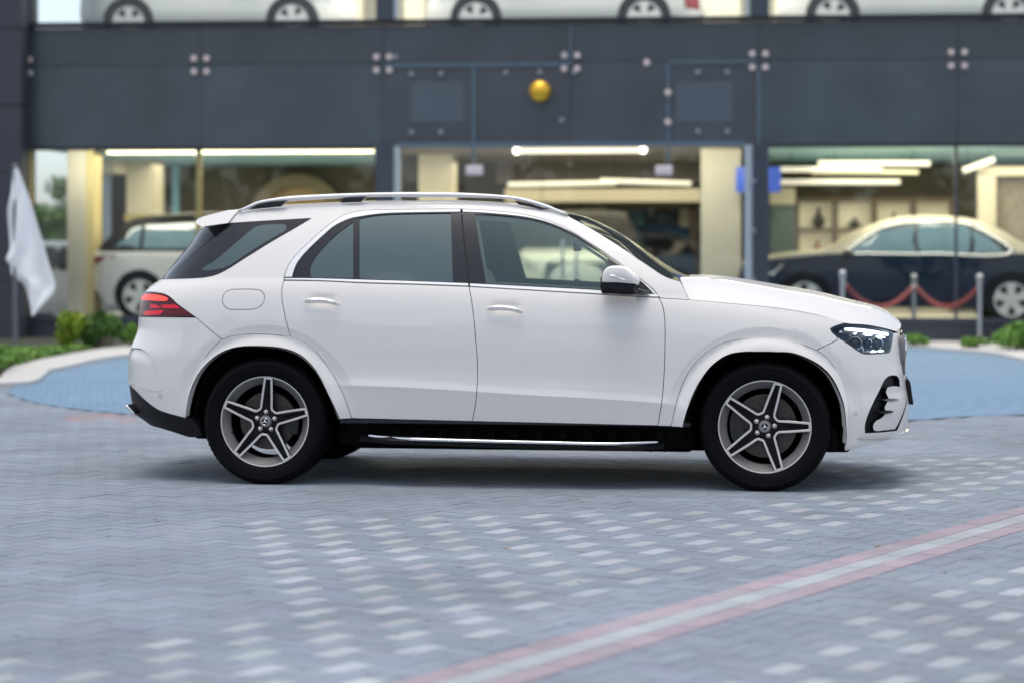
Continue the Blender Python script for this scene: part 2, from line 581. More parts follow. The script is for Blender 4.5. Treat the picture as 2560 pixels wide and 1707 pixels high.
def fill(outer, holes=(), step=.03, extra=None):
    """triangles over a polygon with holes, with interior points"""
    loops = [outer] + list(holes)
    pts = np.vstack(loops)
    edges, k = [], 0
    for l in loops:
        edges += [(k + i, k + (i + 1) % len(l)) for i in range(len(l))]
        k += len(l)
    lo, hi = outer.min(0), outer.max(0)
    gx, gy = np.meshgrid(np.arange(lo[0] + step / 2, hi[0], step), np.arange(lo[1] + step / 2, hi[1], step))
    gx[1::2] += step / 2
    g = np.stack([gx.ravel(), gy.ravel()], -1)
    if extra is not None:
        g = np.vstack([g, extra])
    if len(g):
        m = inside(g, outer)
        for h in holes:
            m &= ~inside(g, h)
        g = g[m]
        if extra is not None and len(g):
            ne = len(extra[inside(extra, outer)]) if not len(holes) else int(m[-len(extra):].sum())
            gg, ex = (g[:len(g) - ne], g[len(g) - ne:]) if ne else (g, g[:0])
            if ne:
                d = np.full(len(gg), 9.0)
                for i in range(0, ne, 200):
                    d = np.minimum(d, np.sqrt(((gg[:, None] - ex[None, i:i + 200]) ** 2).sum(-1)).min(1))
                g = np.vstack([gg[d > step * .55], ex])
        if len(g):
            d = np.full(len(g), 9.0)
            for i in range(0, len(pts), 200):
                d = np.minimum(d, np.sqrt(((g[:, None] - pts[None, i:i + 200]) ** 2).sum(-1)).min(1))
            g = g[d > (step * .45 if extra is None else .006)]
    allp = np.vstack([pts, g]) if len(g) else pts
    vo, eo, fo, *_ = delaunay_2d_cdt([Vector((float(a), float(b))) for a, b in allp], edges, [], 0, 1e-7)
    V = np.array([(v.x, v.y) for v in vo])
    T = np.array([f for f in fo if len(f) == 3], int)
    c = V[T].mean(1)
    m = inside(c, outer)
    for h in holes:
        m &= ~inside(c, h)
    T = T[m]
    a, b, cc = V[T[:, 0]], V[T[:, 1]], V[T[:, 2]]
    ar = (b[:, 0]-a[:, 0])*(cc[:, 1]-a[:, 1]) - (cc[:, 0]-a[:, 0])*(b[:, 1]-a[:, 1])
    T[ar < 0] = T[ar < 0][:, ::-1]
    return V, T

def kinks():
    """points on both sides of the body's creases, so that the facets follow them"""
    out = []
    xs = np.arange(.25, 2.66, .012)
    for d in (-.0025, .0025):
        out.append(np.stack([xs, E_fun(xs) - .636 + d], -1))
    for cx in (0.0, WB):
        for r in (.5825, .5875, .530):
            a = np.arange(.05, 3.1, .02)
            p = np.stack([cx + r * np.cos(a), .375 + r * np.sin(a)], -1)
            out.append(p[(p[:, 0] > SR - .45) & (p[:, 0] < SF + .6)])
    return np.vstack(out)
KINKS = kinks()

class SideMesh:
    """pieces cut from the body surface (near side, y < 0)"""
    def __init__(self):
        self.v, self.f, self.n, self.mi = [], [], [], []
    def add_raw(self, v, f, n, mi=0):
        k = len(self.v)
        self.v += [tuple(a) for a in v]; self.n += [tuple(a) for a in n]
        self.f += [tuple(int(i) + k for i in t) for t in f]; self.mi += [mi] * len(f)
    def panel(self, poly, off=0.0, inset=.0022, flange=.012, step=.03, holes=(), extra_off=None, mi=0, fmi=None, extra=None):
        poly = shrink(poly, inset)
        hs = [shrink(h, -inset) for h in holes]
        V, T = fill(poly, hs, step, extra)
        p, n = P_of(V[:, 0], V[:, 1]), N_of(V[:, 0], V[:, 1])
        o = np.full(len(V), off)
        if extra_off is not None:
            o = o + extra_off(V[:, 0], V[:, 1])
            e = 2e-3          # tilt the shading normal with the offset's own slope
            gs = (extra_off(V[:, 0] + e, V[:, 1]) - extra_off(V[:, 0] - e, V[:, 1])) / (2 * e)
            gz = (extra_off(V[:, 0], V[:, 1] + e) - extra_off(V[:, 0], V[:, 1] - e)) / (2 * e)
            ds = P_of(V[:, 0] + e, V[:, 1]) - P_of(V[:, 0] - e, V[:, 1])
            dz = P_of(V[:, 0], V[:, 1] + e) - P_of(V[:, 0], V[:, 1] - e)
            n2 = np.cross(ds / (2 * e) + n * gs[:, None], dz / (2 * e) + n * gz[:, None])
            n = n2 / np.maximum(np.linalg.norm(n2, axis=1, keepdims=True), 1e-9)
        q = p + n * o[:, None]
        self.add_raw(q, T, n, mi)
        if flange > 0:
            for li, l in enumerate([poly] + hs):
                if (area(l) < 0) != (li > 0):
                    l = l[::-1]
                a, nn = P_of(l[:, 0], l[:, 1]), N_of(l[:, 0], l[:, 1])
                oo = np.full(len(l), off) + (extra_off(l[:, 0], l[:, 1]) if extra_off is not None else 0)
                top, bot = a + nn * oo[:, None], a + nn * (oo - flange)[:, None]
                t = np.roll(top, -1, 0) - np.roll(top, 1, 0)
                t /= np.maximum(np.linalg.norm(t, axis=1, keepdims=True), 1e-9)
                sn = np.cross(t, nn)
                m = len(l)
                fs = [(i, m + i, m + (i + 1) % m, (i + 1) % m) for i in range(m)]
                self.add_raw(np.vstack([top, bot]), fs, np.vstack([sn, sn]), mi if fmi is None else fmi)
        return self
    def both(self):
        """adds the mirror half into the same mesh"""
        k = len(self.v)
        self.v += [(x, -y, z) for x, y, z in self.v]
        self.n += [(x, -y, z) for x, y, z in self.n]
        self.f += [tuple(i + k for i in f[::-1]) for f in self.f]
        self.mi += self.mi
        return self
    def build(self, name, mats, parent, mirror=None):
        o = mesh_obj(name, self.v, self.f, mats, parent, True, self.n, self.mi)
        if mirror:
            mv = [(x, -y, z) for x, y, z in self.v]
            mn = [(x, -y, z) for x, y, z in self.n]
            o2 = mesh_obj(name, mv, [f[::-1] for f in self.f], mats, mirror, True, mn, self.mi)
            return o, o2
        return o

def bridge(ctrl, nt, nq, name=None, ext=None):
    """surface across the car through traced curves; ctrl = list of (n,3) arrays from the near edge to the centre line"""
    rows = []
    C = [crom(c, .02) for c in ctrl]
    def samp(c, t):
        d = np.concatenate([[0], np.cumsum(np.linalg.norm(np.diff(c, axis=0), axis=1))]); d /= d[-1]
        return np.stack([np.interp(t, d, c[:, i]) for i in range(3)], -1)
    tt = np.linspace(0, 1, nt)
    S = [samp(c, tt) for c in C]
    qs = np.linspace(-1, 1, nq)
    qs = np.sign(qs) * (1 - (1 - np.abs(qs)) ** 1.25)
    g = np.zeros((nt, nq, 3))
    for i in range(nt):
        ys = [s[i, 1] for s in S]
        yk = ys[:-1] + [0.0] + [-y for y in ys[:-1]][::-1]
        ye = np.abs(ys[0])
        for ax in (0, 2):
            vk = [s[i, ax] for s in S]
            vk = vk + vk[:-1][::-1]
            g[i, :, ax] = (cspline if len(yk) > 3 else lambda a, b: (lambda y: b[1] + (b[0] - b[1]) * np.abs(y / a[0]) ** 2.3))(yk, vk)(qs * ye)
        g[i, :, 1] = qs * ye
    return g

def grid_mesh(g):
    nt, nq = g.shape[:2]
    v = g.reshape(-1, 3)
    f = [(i * nq + j, i * nq + j + 1, (i + 1) * nq + j + 1, (i + 1) * nq + j) for i in range(nt - 1) for j in range(nq - 1)]
    return v, f
# ------------------------------------------------------------------ the white SUV: parts
CAR_LABEL = 'large white SUV parked side-on on the grey paving, brake lamp lit'
car = empty('parked_suv', (CX0, CY0, 0), -TH)
tag(car, CAR_LABEL, 'car')

# traced seams (photo pixels through the crop letters)
L1 = 'A 990,236 900,333 640,565 375,800'                       # tailgate seam beside the quarter glass
L2 = 'A 632,1119 740,1210 850,1300'                             # rear bumper seam
L3 = 'A 1376,814 1362,870 1360,960 1375,1050 1400,1170 1430,1275'
FR_L = 'B 556,820 572,700 598,560 650,430 715,320 780,235 855,160'
FR_T = 'B 855,160 950,132 1100,118 1250,120 1430,138'
FR_R = 'B 1430,138 1550,190 1650,270 1750,400 1850,570 1905,700 1945,820'
ARCH_R = 'B 1840,820 1770,640 1700,500 1620,390 1530,310 1440,265 1330,238 1200,228 1050,232 940,250 850,285 760,350 680,440 620,560 580,700 556,820'
L4_LOW = 'D 838,0 850,140 862,280 864,400 858,520 845,640 825,740'
L4 = 'C 802,757 820,860 D 838,0 850,140 862,280 864,400 858,520 845,640 825,740'
L5 = 'C 2198,838 2225,900 2240,1000 D 2242,150 2238,330 2228,500 2215,620 2190,772'
FF_L = 'E 265,1346 310,1150 370,980 450,850 560,740 680,670 800,640 950,628 1100,632 1250,650 1370,680 1482,722'
FF_R = 'F 1482,117 1570,180 1640,280 1690,400 1715,540 1722,700 1722,862'
ARCH_F = 'F 1712,905 1706,760 1690,600 1640,450 1580,340 1500,260 1400,200 1270,150 1130,133 1000,130 880,137 740,170 620,250 520,370 450,500 400,640 375,755'
BELT_LO_R = 'A 1376,812 C 0,728 800,755'
BELT_LO_F = 'C 806,757 1770,813 2198,837'
CHR_OUT_R = 'A 1378,788 1388,750 1412,690 1450,630 1520,555 1640,440 1760,340 1880,265 1960,240 2050,225 C 200,191 450,188 742,186'
CHR_OUT_F = 'C 750,186 1000,200 1200,225 1350,262 1500,320 1700,440 1900,575 2050,690 2150,770 2198,830'
CHR_IN_R = 'A 1450,786 1458,750 1490,670 1560,580 1700,445 1800,360 1900,310 1960,290 2030,278 C 100,230 200,221 660,212 742,212'
CHR_IN_F = 'C 750,212 850,215 1050,230 1250,255 1400,295 1550,360 1700,450 1850,555 2000,670 2100,755 2150,806'
WS_EDGE = 'C 1520,232 1700,330 1900,455 2100,590 2250,685 2349,716'
ROOF_EDGE = 'A 975,247 1000,243 1360,205 1700,186 2070,168 C 250,148 500,146 700,146 1000,158 1200,178 1400,205 1520,232'
BON_SEAM = 'E 415,300 800,335 1200,375 1500,430 1720,495'
HL_TOP = 'E 1720,497 1900,512 2050,540 2178,576'
HL_REAR = 'E 1655,612 1608,568 1599,545 1640,522 1720,497'
HL_LOW = 'E 2128,578 2122,620 2108,700 2095,740 2050,748 1880,752 1840,735 1750,672 1655,612'
L8 = 'E 1482,722 1655,640'
QG_TOP = 'A 900,333 1160,316 1380,303 1608,290'
QG_LOW = 'A 1608,290 1500,355 1250,500 1050,625 900,720 830,755 760,777 680,789 380,801'
DIFF_TOP = 'B 556,822 400,780 330,755 280,725 200,660 140,600 92,552'
Z_TAILTOP, Z_GLASSTOP = 1.225, 1.548

def sz1(s):
    return to_sz(px(s))[0]

eR = S_END_R
pt_diff = sz1('B 92,552')
pt_tl = sz1('A 165,1116')
pt_glow = sz1('A 352,801')
pt_gtop = sz1('A 690,361')

fuel = path('A 860,990 862,955 885,912 930,890 1000,886 1130,887 1185,899 1210,930 1214,965 1195,1010 1160,1040 1110,1053 1000,1055 920,1053 880,1032 860,990')
quarter_hole = path(QG_TOP, QG_LOW, 'A 380,801 640,565 900,333')

# --- body shell: rear quarters, roof sides and windscreen pillars, both sides in one skin
b = SideMesh()
mid_tail = [(pt_tl[0] - .06, 1.09)]
body_poly = path(L2, FR_T.replace('855,160', '862,158'), rev(L3), CHR_OUT_R, CHR_OUT_F.replace('C 750', 'C 752'),
                 'E 172,287 415,302', 'E 415,302 380,225 345,157', rev(WS_EDGE), rev(ROOF_EDGE.replace('A 975,247 1000,243', 'A 1000,243')),
                 'A 994,240 900,333', QG_TOP, QG_LOW.replace('380,801', '376,801'), 'A 375,801 352,801', [tuple(pt_glow), (pt_glow[0] - .25, pt_glow[1] - .01)],
                 [(pt_glow[0] - .25, pt_glow[1] - .01), (pt_tl[0] - .25, 1.085)], 'A 225,908 300,913 380,930 430,960 470,1000 550,1060 632,1119')
b.panel(body_poly, holes=[fuel], step=.026, extra=KINKS)
body_side = b
roof_c = []

def near3(s):
    q = to_sz(crom(px(s), 5.0)); return P_of(q[:, 0], q[:, 1])
def mid3(s, y):
    p = crom(px(s), 5.0); x, z = unp(p[:, 0], p[:, 1], y); return np.stack([x, np.full_like(x, y), z], -1)

roofQ, roofM = near3(ROOF_EDGE), mid3('A 975,230 1000,226 1080,217 1360,185 1700,168 2070,150 2352,143 C 400,126 700,123 1000,136 1160,150 1400,181 1500,206', 0.0)
g_roof = bridge([roofQ, roofM], 60, 41)
wsQ, wsM = near3(WS_EDGE), mid3('C 1500,206 1640,240 1760,290 1900,365 2060,480 2200,580 E 412,146', 0.0)
g_ws = bridge([wsQ, wsM], 30, 31)

bb = SideMesh(); bb.v, bb.f, bb.n, bb.mi = list(b.v), list(b.f), list(b.n), list(b.mi)
bb.both()
body = mesh_obj('body', bb.v, bb.f, 'paint', car, True, bb.n)
v, f = grid_mesh(g_roof)
mesh_obj('roof', v, [t[::-1] for t in f], 'paint', car)
for sgn in (1, -1):
    m_ = MB(); m_.tube([(a, sgn * (b_ + .004), c - .003) for a, b_, c in roofQ[::2]], .0075, 8)
    m_.build('roof_moulding', 'paint', car, True)
v2 = v.copy(); v2[:, 2] -= .03; v2[:, 1] *= .97
mesh_obj('headliner', v2, f, 'trim_in', car)
v, f = grid_mesh(g_ws)
mesh_obj('windscreen', v, [t[::-1] for t in f], 'glass_screen', car)

# --- dark backing just behind the panel gaps (hidden structure that also closes the cabin below the windows)
SM = SideMesh()
back_poly = path(DIFF_TOP, [tuple(pt_diff), (eR, pt_diff[1])], [(eR, pt_diff[1]), (eR, 1.2)], [(eR, 1.2), (-.4, 1.225), (.4, 1.223), (.8, 1.2), (2.36, 1.13), (2.62, 1.09)], BON_SEAM,
                 'E 1720,495 1655,640', L8.replace('1482,722', '1490,720') and rev(L8), 'F 1482,130 1400,205', ARCH_F.replace('F 1712,905 1706,760 1690,600 1640,450 1580,340 1500,260 1400,200', 'F 1400,205'),
                 'F 375,755 -100,745', 'D 2190,785 825,753 0,733', 'B 1950,835 1842,830', ARCH_R)
SM.panel(back_poly, off=-.0135, inset=.004, flange=0, step=.06)
SM.both()
mesh_obj('inner_frame', SM.v, SM.f, 'void', car, True, SM.n)

# --- tailgate with its wrap-round glass and spoiler
tg = SideMesh()
tg.panel(path([(pt_glow[0] - .255, pt_glow[1] - .01), (eR, Z_TAILTOP - .02)], [(eR, Z_TAILTOP - .02), (eR, pt_tl[1])], [(eR, pt_tl[1]), (pt_tl[0] - .255, 1.085 - .17)], [(pt_tl[0] - .255, 1.085 - .17), (pt_tl[0] - .255, 1.085), (pt_glow[0] - .255, pt_glow[1] - .01)]), step=.04)
tg.both()
tailgate = mesh_obj('tailgate', tg.v, tg.f, 'paint', car, True, tg.n)
m_ = MB()
_q = px('A 690,360 655,341 634,322 642,309 672,296 720,281 850,246 985,229 990,232 903,331')
_x, _z = unp(_q[:, 0], _q[:, 1], -.66)
_yo = w_fun(np.full_like(_x, -.1), _z) + .0015
_x, _z = unp(_q[:, 0], _q[:, 1], -_yo); n_ = len(_q)
_st = [(-1, 1, 0), (-.94, .94, .012), (-.5, .5, .02), (0, 0, .024), (.5, -.5, .02), (.94, -.94, .012), (1, -1, 0)]
vs_ = [(a - .05 * (1 - abs(k)) * (1 if a < -.3 else 0), k * b_, c + (dz if c > 1.585 else 0)) for k, _, dz in _st for a, b_, c in zip(_x, _yo, _z)]
fs_ = [tuple(range(n_)), tuple(range(7 * n_ - 1, 6 * n_ - 1, -1))] + [(r * n_ + i, (r + 1) * n_ + i, (r + 1) * n_ + (i + 1) % n_, r * n_ + (i + 1) % n_) for r in range(6) for i in range(n_)]
m_.add(vs_, fs_)
m_.build('spoiler', 'paint', tailgate, True, 30)
rg = SideMesh()
rg.panel(path('A 892,340 640,568 385,799', 'A 378,801 352,801', [tuple(pt_glow), (eR, Z_TAILTOP)], [(eR, Z_TAILTOP), (eR, Z_GLASSTOP)], [(eR, Z_GLASSTOP), tuple(pt_gtop)], 'A 690,361 892,335'), off=-.003, step=.03)
rg.both()
mesh_obj('rear_window', rg.v, rg.f, 'gloss_black', tailgate, True, rg.n)

# --- side parts made once per side
def part(name, mats, polys, mirror=True, parent=None, **kw):
    s = SideMesh()
    for p in polys:
        s.panel(p, **kw)
    p0 = parent or (car, car)
    return s.build(name, mats, p0[0], p0[1] if mirror else None)

q_glass = path('A 680,716 800,640 1100,388 1150,357 1200,346 1380,343 1396,355 1388,388 1330,421 1100,560 900,690 830,710 720,726 680,716')
qw = part('quarter_window', 'gloss_black', [path(QG_TOP.replace('900,333', '908,334'), QG_LOW.replace('380,801', '392,800'), 'A 388,799 640,570 905,338')], off=-.003, holes=[q_glass], step=.03, inset=.001)
part('glass_pane', 'glass_privacy', [q_glass], parent=qw, off=-.003, inset=-.001, flange=0, step=.05)
part('fuel_flap', 'paint', [fuel], off=-.0005, inset=.002)

# doors
rd_poly = path(L3, FR_R, 'B 1945,822 D 0,721 825,741', rev(L4), 'C 800,756 400,741 0,729 A 1700,818 1378,813')
fd_poly = path(L4, 'D 828,741 2190,773', rev(L5), rev(BELT_LO_F))
rdoor = part('door', 'paint', [rd_poly], step=.021, extra=KINKS)
fdoor = part('door', 'paint', [fd_poly], step=.021, extra=KINKS)

# window surrounds
def ring(outer, inner, end):
    return path(outer, end, rev(inner))
def frame_off(s, z): return np.zeros_like(s)
trim_r = [path(CHR_OUT_R, 'C 742,186 742,212', rev(CHR_IN_R), 'A 1450,786 1378,788')]
belt_r = [path('A 1376,789 1700,793 C 0,702 400,714 799,729', 'C 799,729 801,755', 'C 801,755 400,740 0,728 A 1700,817 1376,811')]
trim_f = [path(CHR_OUT_F, 'C 2198,830 2150,808', rev(CHR_IN_F), 'C 750,212 750,186')]
belt_f = [path('C 804,730 1770,781 2000,798 2196,812', 'C 2196,812 2197,836', rev(BELT_LO_F))]
part('window_trim', 'satin', trim_r + belt_r, parent=rdoor, off=.004, step=.03, inset=.0038, flange=.016)
part('window_trim', 'satin', trim_f + belt_f, parent=fdoor, off=.004, step=.03, inset=.0038, flange=.016)

q_pane = path('A 1606,783 1598,720 1615,660 1660,590 1740,500 1850,400 1955,322', 'A 1955,322 1955,788', 'A 1955,788 1606,783')
r_pane = path('A 2012,292 C 100,237 200,227 664,217', 'C 664,217 679,716', 'C 679,717 300,704 A 2012,793')
f_pane = path('C 842,222 1050,236 1250,262 1400,303 1550,369 1700,459 1816,535', 'C 1816,535 1832,610 1832,776', 'C 1832,776 927,728', 'C 927,728 842,222')
rev_dlo_r = path(CHR_IN_R.replace('742,212', '741,212'), 'C 742,214 760,400 785,600 798,727', 'C 798,728 400,713 0,701 A 1700,792 1450,787')
dlo_f = path(CHR_IN_F, 'C 2150,808 1770,779 806,729', 'C 806,729 790,580 766,400 750,212')
part('window_pillar', 'pillar', [rev_dlo_r], parent=rdoor, off=-.004, holes=[q_pane, r_pane], step=.03, flange=.02)
part('window_pillar', 'pillar', [dlo_f], parent=fdoor, off=-.004, holes=[f_pane], step=.03, flange=.02)
part('window', 'glass_privacy', [q_pane], parent=rdoor, off=-.009, inset=-.002, flange=0, step=.06)
part('window', 'glass_privacy', [r_pane], parent=rdoor, off=-.009, inset=-.002, flange=0, step=.06)
part('window', 'glass_front', [f_pane], parent=fdoor, off=-.009, inset=-.002, flange=0, step=.06)

# cabin lining seen through the glass
lin = SideMesh()
lin_poly = path('A 1382,800 C 0,715 700,740 1770,800 2190,825', 'C 2190,825 2050,700 1900,590 1700,455 1500,335 1350,277 1200,240 1000,214 750,200 300,204 0,226 A 2050,240 1960,255 1880,280 1760,355 1640,455 1520,570 1450,645 1382,770')
lin.panel(lin_poly, off=-.035, holes=[shrink(q_pane, .015), shrink(r_pane, .03), shrink(f_pane, .02)], flange=0, step=.05)
lin.build('cabin_lining', 'trim_in', car, car)

# fenders, bonnet
part('fender', 'paint', [path(L5, 'F 152,752 262,754', FF_L, L8, HL_REAR, rev(BON_SEAM), 'E 415,302 172,288')], step=.025, extra=KINKS)
bonQ = near3(BON_SEAM + ' 1900,510 2050,538 2178,574')
_pk = crom(px('E 350,158 560,163 900,206 1200,253 1480,302 1800,362 2080,432 2172,505'), 5.0)
def _arc(c):
    d = np.concatenate([[0], np.cumsum(np.linalg.norm(np.diff(c, axis=0), axis=1))]); return d / d[-1]
_yk = .76 * np.interp(_arc(_pk), _arc(bonQ), bonQ[:, 1])
_x, _z = unp(_pk[:, 0], _pk[:, 1], _yk)
bonK = np.stack([_x, _yk, _z], -1)
bonM = mid3('E 415,146 600,139 900,167 1400,248 1800,330 2100,424 2182,490', 0.0)
g_bon = bridge([bonQ, bonK, bonM], 50, 49)
# the leading edge turns down to the bumper
zl = .935
edge = g_bon[-1]
fx = float(Fx_fun(zl))
tq = np.clip(1 - (np.abs(edge[:, 1]) / .925) ** NF, 0, 1) ** (1 / NF)
low = np.stack([SF + tq * (fx - SF), edge[:, 1], np.full(len(edge), zl)], -1)
half = np.stack([np.maximum(edge[:, 0], low[:, 0]) + .004, edge[:, 1], edge[:, 2] * .55 + low[:, 2] * .45], -1)
g_bon = np.concatenate([g_bon, half[None], low[None]], 0)
v, f = grid_mesh(g_bon)
mesh_obj('bonnet', v, [t[::-1] for t in f], 'paint', car, True, sharp=65)

# wheel-arch trims
def flare_off(cx, r1):
    def fn(s, z):
        x = P_of(s, z)[:, 0]
        r = np.hypot(x - cx, z - .375)
        return .010 + .026 * sstep(0, 1, (r1 - r) / .085)
    return fn
part('wheel_arch_trim', 'paint', [path(FR_L, FR_T, FR_R, 'B 1945,820 1840,820', ARCH_R)], extra_off=flare_off(0, .52), step=.018, flange=.05, inset=.001)
part('wheel_arch_trim', 'paint', [path(FF_L, FF_R, 'F 1722,862 1712,905', ARCH_F, 'F 375,755 265,753')], extra_off=flare_off(WB, .53), step=.018, flange=.05, inset=.001)

# front bumper with its side intake
intake = path('F 1892,803 1890,760 1900,710 1920,650 1962,555 2012,455 2058,365 2090,337 2130,330 2165,340 2180,370', 'F 2180,370 2184,424 2205,440 2228,480 2238,540 2215,650 2172,760 2158,790', 'F 2158,790 1990,806 1892,810')
zb = float(to_sz(px('F 2210,812'))[0][1])
eF = S_END_F
pt_fl = to_sz(px('F 2195,818'))[0]
pt_ht = to_sz(px('E 2150,578'))[0]
fb = path(rev(L8), FF_R, 'F 1722,862 1716,962', 'F 1716,962 1800,942 1900,920 2050,880 2150,848 2195,818', [tuple(pt_fl), (eF, pt_fl[1])], [(eF, pt_fl[1]), (eF, .93)], [(eF, .93), tuple(pt_ht)], 'E 2150,578 2130,576', HL_LOW)
fbo = SideMesh(); fbo.panel(fb, holes=[intake], step=.025, flange=.03, extra=KINKS, fmi=1); fbo.both()
fbumper = mesh_obj('front_bumper', fbo.v, fbo.f, ['paint', 'black'], car, True, fbo.n, fbo.mi)
SM = SideMesh()
SM.panel(path(rev(L8), 'F 1482,117 1400,203', 'F 1400,203 1500,260 1580,340 1640,450 1690,600 1706,760 1712,905', 'F 1716,955 1800,936 1900,914 2050,875', [tuple(to_sz(px('F 2050,875'))[0]), (eF - .5, .36)], [(eF - .5, .36), (eF, .36)], [(eF, .36), (eF, .93)], [(eF, .93), tuple(pt_ht)], 'E 2150,578 2130,576', HL_LOW), off=-.016, inset=.003, flange=0, step=.05, holes=[intake])
SM.both()
mesh_obj('bumper_backing', SM.v, SM.f, 'void', fbumper, True, SM.n)
part('air_intake', 'black', [intake], parent=(fbumper, fbumper), off=-.028, inset=-.004, flange=0)
blade = path('F 2075,428 2110,419 2150,418 2190,428 2222,470 2234,540 2212,648 2168,755 2150,783', 'F 2150,783 2060,792 1992,798 1970,788 1963,765 1968,735 1990,708', 'F 1990,708 2040,680 2068,640 2055,600 2072,560 2085,520 2062,470 2075,428')
part('intake_blade', ['paint', 'black'], [blade], parent=(fbumper, fbumper), off=-.008, step=.02, inset=.001, flange=.02, fmi=1, extra_off=lambda s, z: .012 * sstep(.30, .62, z))  # side faces black: the blade's edge shading is put into the colour
for st in ('F 2030,533 2080,523 2130,523 2168,532 2130,543 2080,546', 'F 1992,636 2040,624 2085,622 2128,632 2085,645 2040,650'):
    p_ = st.split()
    part('intake_fin', 'gloss_black', [path(st + ' ' + p_[1])], parent=(fbumper, fbumper), off=.005, inset=0, flange=.03, step=.02)
sens = lambda c, r: np.array([(c[0] + r * math.cos(a), c[1] + r * math.sin(a)) for a in np.linspace(0, 2 * math.pi, 20, endpoint=False)])
c_ = sz1('F 1812,650')
part('parking_sensor', 'rim_grey', [sens(c_, .0115)], parent=(fbumper, fbumper), off=.0008, holes=[sens(c_, .0092)], inset=0, flange=.001)
# chrome lip and lower edge
ch = SideMesh()
l1 = to_sz(crom(px('F 1830,852 1950,846 2050,843 2130,834 2190,812'), 5)); l2 = to_sz(crom(px('F 1830,857 1950,857 2050,855 2140,847 2198,822'), 5))
ch.panel(np.vstack([l1, crom([l1[-1], (eF, l1[-1][1] + .004)], .03), crom([(eF, l2[-1][1]), l2[-1]], .03), l2[::-1]]), off=.014, inset=0, flange=.016, step=.03)
ch.both()
mesh_obj('chrome_lip', ch.v, ch.f, 'chrome', fbumper, True, ch.n)
m_ = MB()
xf_ = float(Fx_fun(.30))
m_.tube([(xf_ - .018 - .10 * (abs(t) ** 2.6), t * .62, .302 + .012 * (1 - abs(t))) for t in np.linspace(-1, 1, 25)], (.012, .011), 10)
m_.build('chrome_guard', 'chrome', fbumper, True)
# grille, badge and plate
gs = SideMesh()
g0 = TF[3]
gpoly = np.array([(eF, .915), (eF - .38, .905), (eF - .44, .80), (eF - .38, .655), (eF, .645)])
gs.panel(np.vstack([crom(gpoly[i:i + 2], .03)[:-1] for i in range(4)] + [gpoly[4:5]]), off=.002, inset=0, flange=.02, step=.05, extra_off=lambda s, z: .008 * sstep(eF - .5, eF - .15, s) * np.sin(np.clip((z - .62) / .31, 0, 1) * math.pi) ** .7)
gs.both()
grille = mesh_obj('grille', gs.v, gs.f, 'gloss_black', car, True, gs.n)
m_ = MB()
for k in range(-8, 9):
    y_ = k * .055
    xx = float(P_of(eF - abs(y_) * 1.02, .79)[0]) - .003 + .006 * (1 - abs(k) / 9)
    m_.tube([(xx - .004, y_, .67), (xx + .006, y_, .72), (xx + .010, y_, .79), (xx + .006, y_, .85), (xx - .004, y_, .89)], .006, 6)
m_.build('grille_slat', 'rim_grey', grille, True)
xg = float(Fx_fun(.79)) + .013
m_ = MB()
m_.lathe([(.078, -.004), (.092, -.004), (.096, .004), (.090, .010), (.080, .008)], 40, 'x', (xg, 0, .79), closed=True)
for k in range(3):
    a = math.pi / 2 + k * 2 * math.pi / 3
    ca, sa = math.cos(a), math.sin(a)
    tip, l_, r_ = (.082 * ca, .082 * sa), (.014 * math.cos(a + 1.05), .014 * math.sin(a + 1.05)), (.014 * math.cos(a - 1.05), .014 * math.sin(a - 1.05))
    m_.prism([tip, l_, (0, 0), r_], 0.0, .007, 'x')
    n_ = len(m_.v)
    for i in range(n_ - 8, n_):
        d, a_, b_ = m_.v[i]
        m_.v[i] = (xg + d, a_, .79 + b_)
m_.build('star_badge', 'chrome', grille, False)
m_ = MB()
xp = float(Fx_fun(.58))
_q = px('F 2185,415 2222,345 2240,343 2255,362 2281,540 2274,549 2245,545 2236,500 2215,455'); _x, _z = unp(_q[:, 0], _q[:, 1], .0)
m_.prism(list(zip(_x, _z)), -.27, .27, 'y')
m_.build('plate_holder', 'black', car)

# rear bumper
vent = path('B 93,229 150,234 190,245 235,272 262,315 290,380 325,470 350,555 358,590 345,601 250,602 160,595', 'B 160,595 110,560 86,520 80,400 93,229')
rb = SideMesh()
rb_poly = path('A 632,1121 165,1115', [tuple(pt_tl), (eR, pt_tl[1])], [(eR, pt_tl[1]), (eR, pt_diff[1])], [(eR, pt_diff[1]), tuple(pt_diff)], rev(DIFF_TOP), FR_L, 'B 855,158 848,152', rev(L2))
def vent_off(s, z):
    pin = inside(np.stack([s, z], -1), VENT_IN)
    return np.where(pin, -.011, 0.0)
_va, _vb = sz1('B 118,541'), sz1('B 118,238')
VENT_IN = path('B 118,238 150,239 190,250 232,278 258,320 286,385 320,472 344,555 352,588 340,597 250,592 180,574 118,541', [tuple(_va), (_va[0] - .12, _va[1])], [(_va[0] - .12, _va[1]), (_va[0] - .12, _vb[1])], [(_va[0] - .12, _vb[1]), tuple(_vb)])
rb.panel(rb_poly, holes=[VENT_IN], step=.025, flange=.02, extra=KINKS)
rb.panel(VENT_IN, off=-.004, inset=.000, flange=0, step=.02, extra_off=lambda s, z: -.012 * sstep(0, 1, (z - .70) / .16) * 1.0)
rb.both()
rbumper = mesh_obj('rear_bumper', rb.v, rb.f, 'paint', car, True, rb.n)
c_ = sz1('B 338,642')
part('parking_sensor', 'rim_grey', [sens(c_, .0125)], parent=(rbumper, rbumper), off=.0008, holes=[sens(c_, .0098)], inset=0, flange=.001)
df = SideMesh()
df_poly = path(DIFF_TOP, [tuple(pt_diff), (eR, pt_diff[1])], [(eR, pt_diff[1]), (eR, .34)], [(eR, .34), tuple(sz1('B 330,908'))], 'B 330,908 460,948 600,988 690,975', 'B 690,975 660,900 600,820')
df.panel(df_poly, off=-.004, step=.03, flange=.05)
df.both()
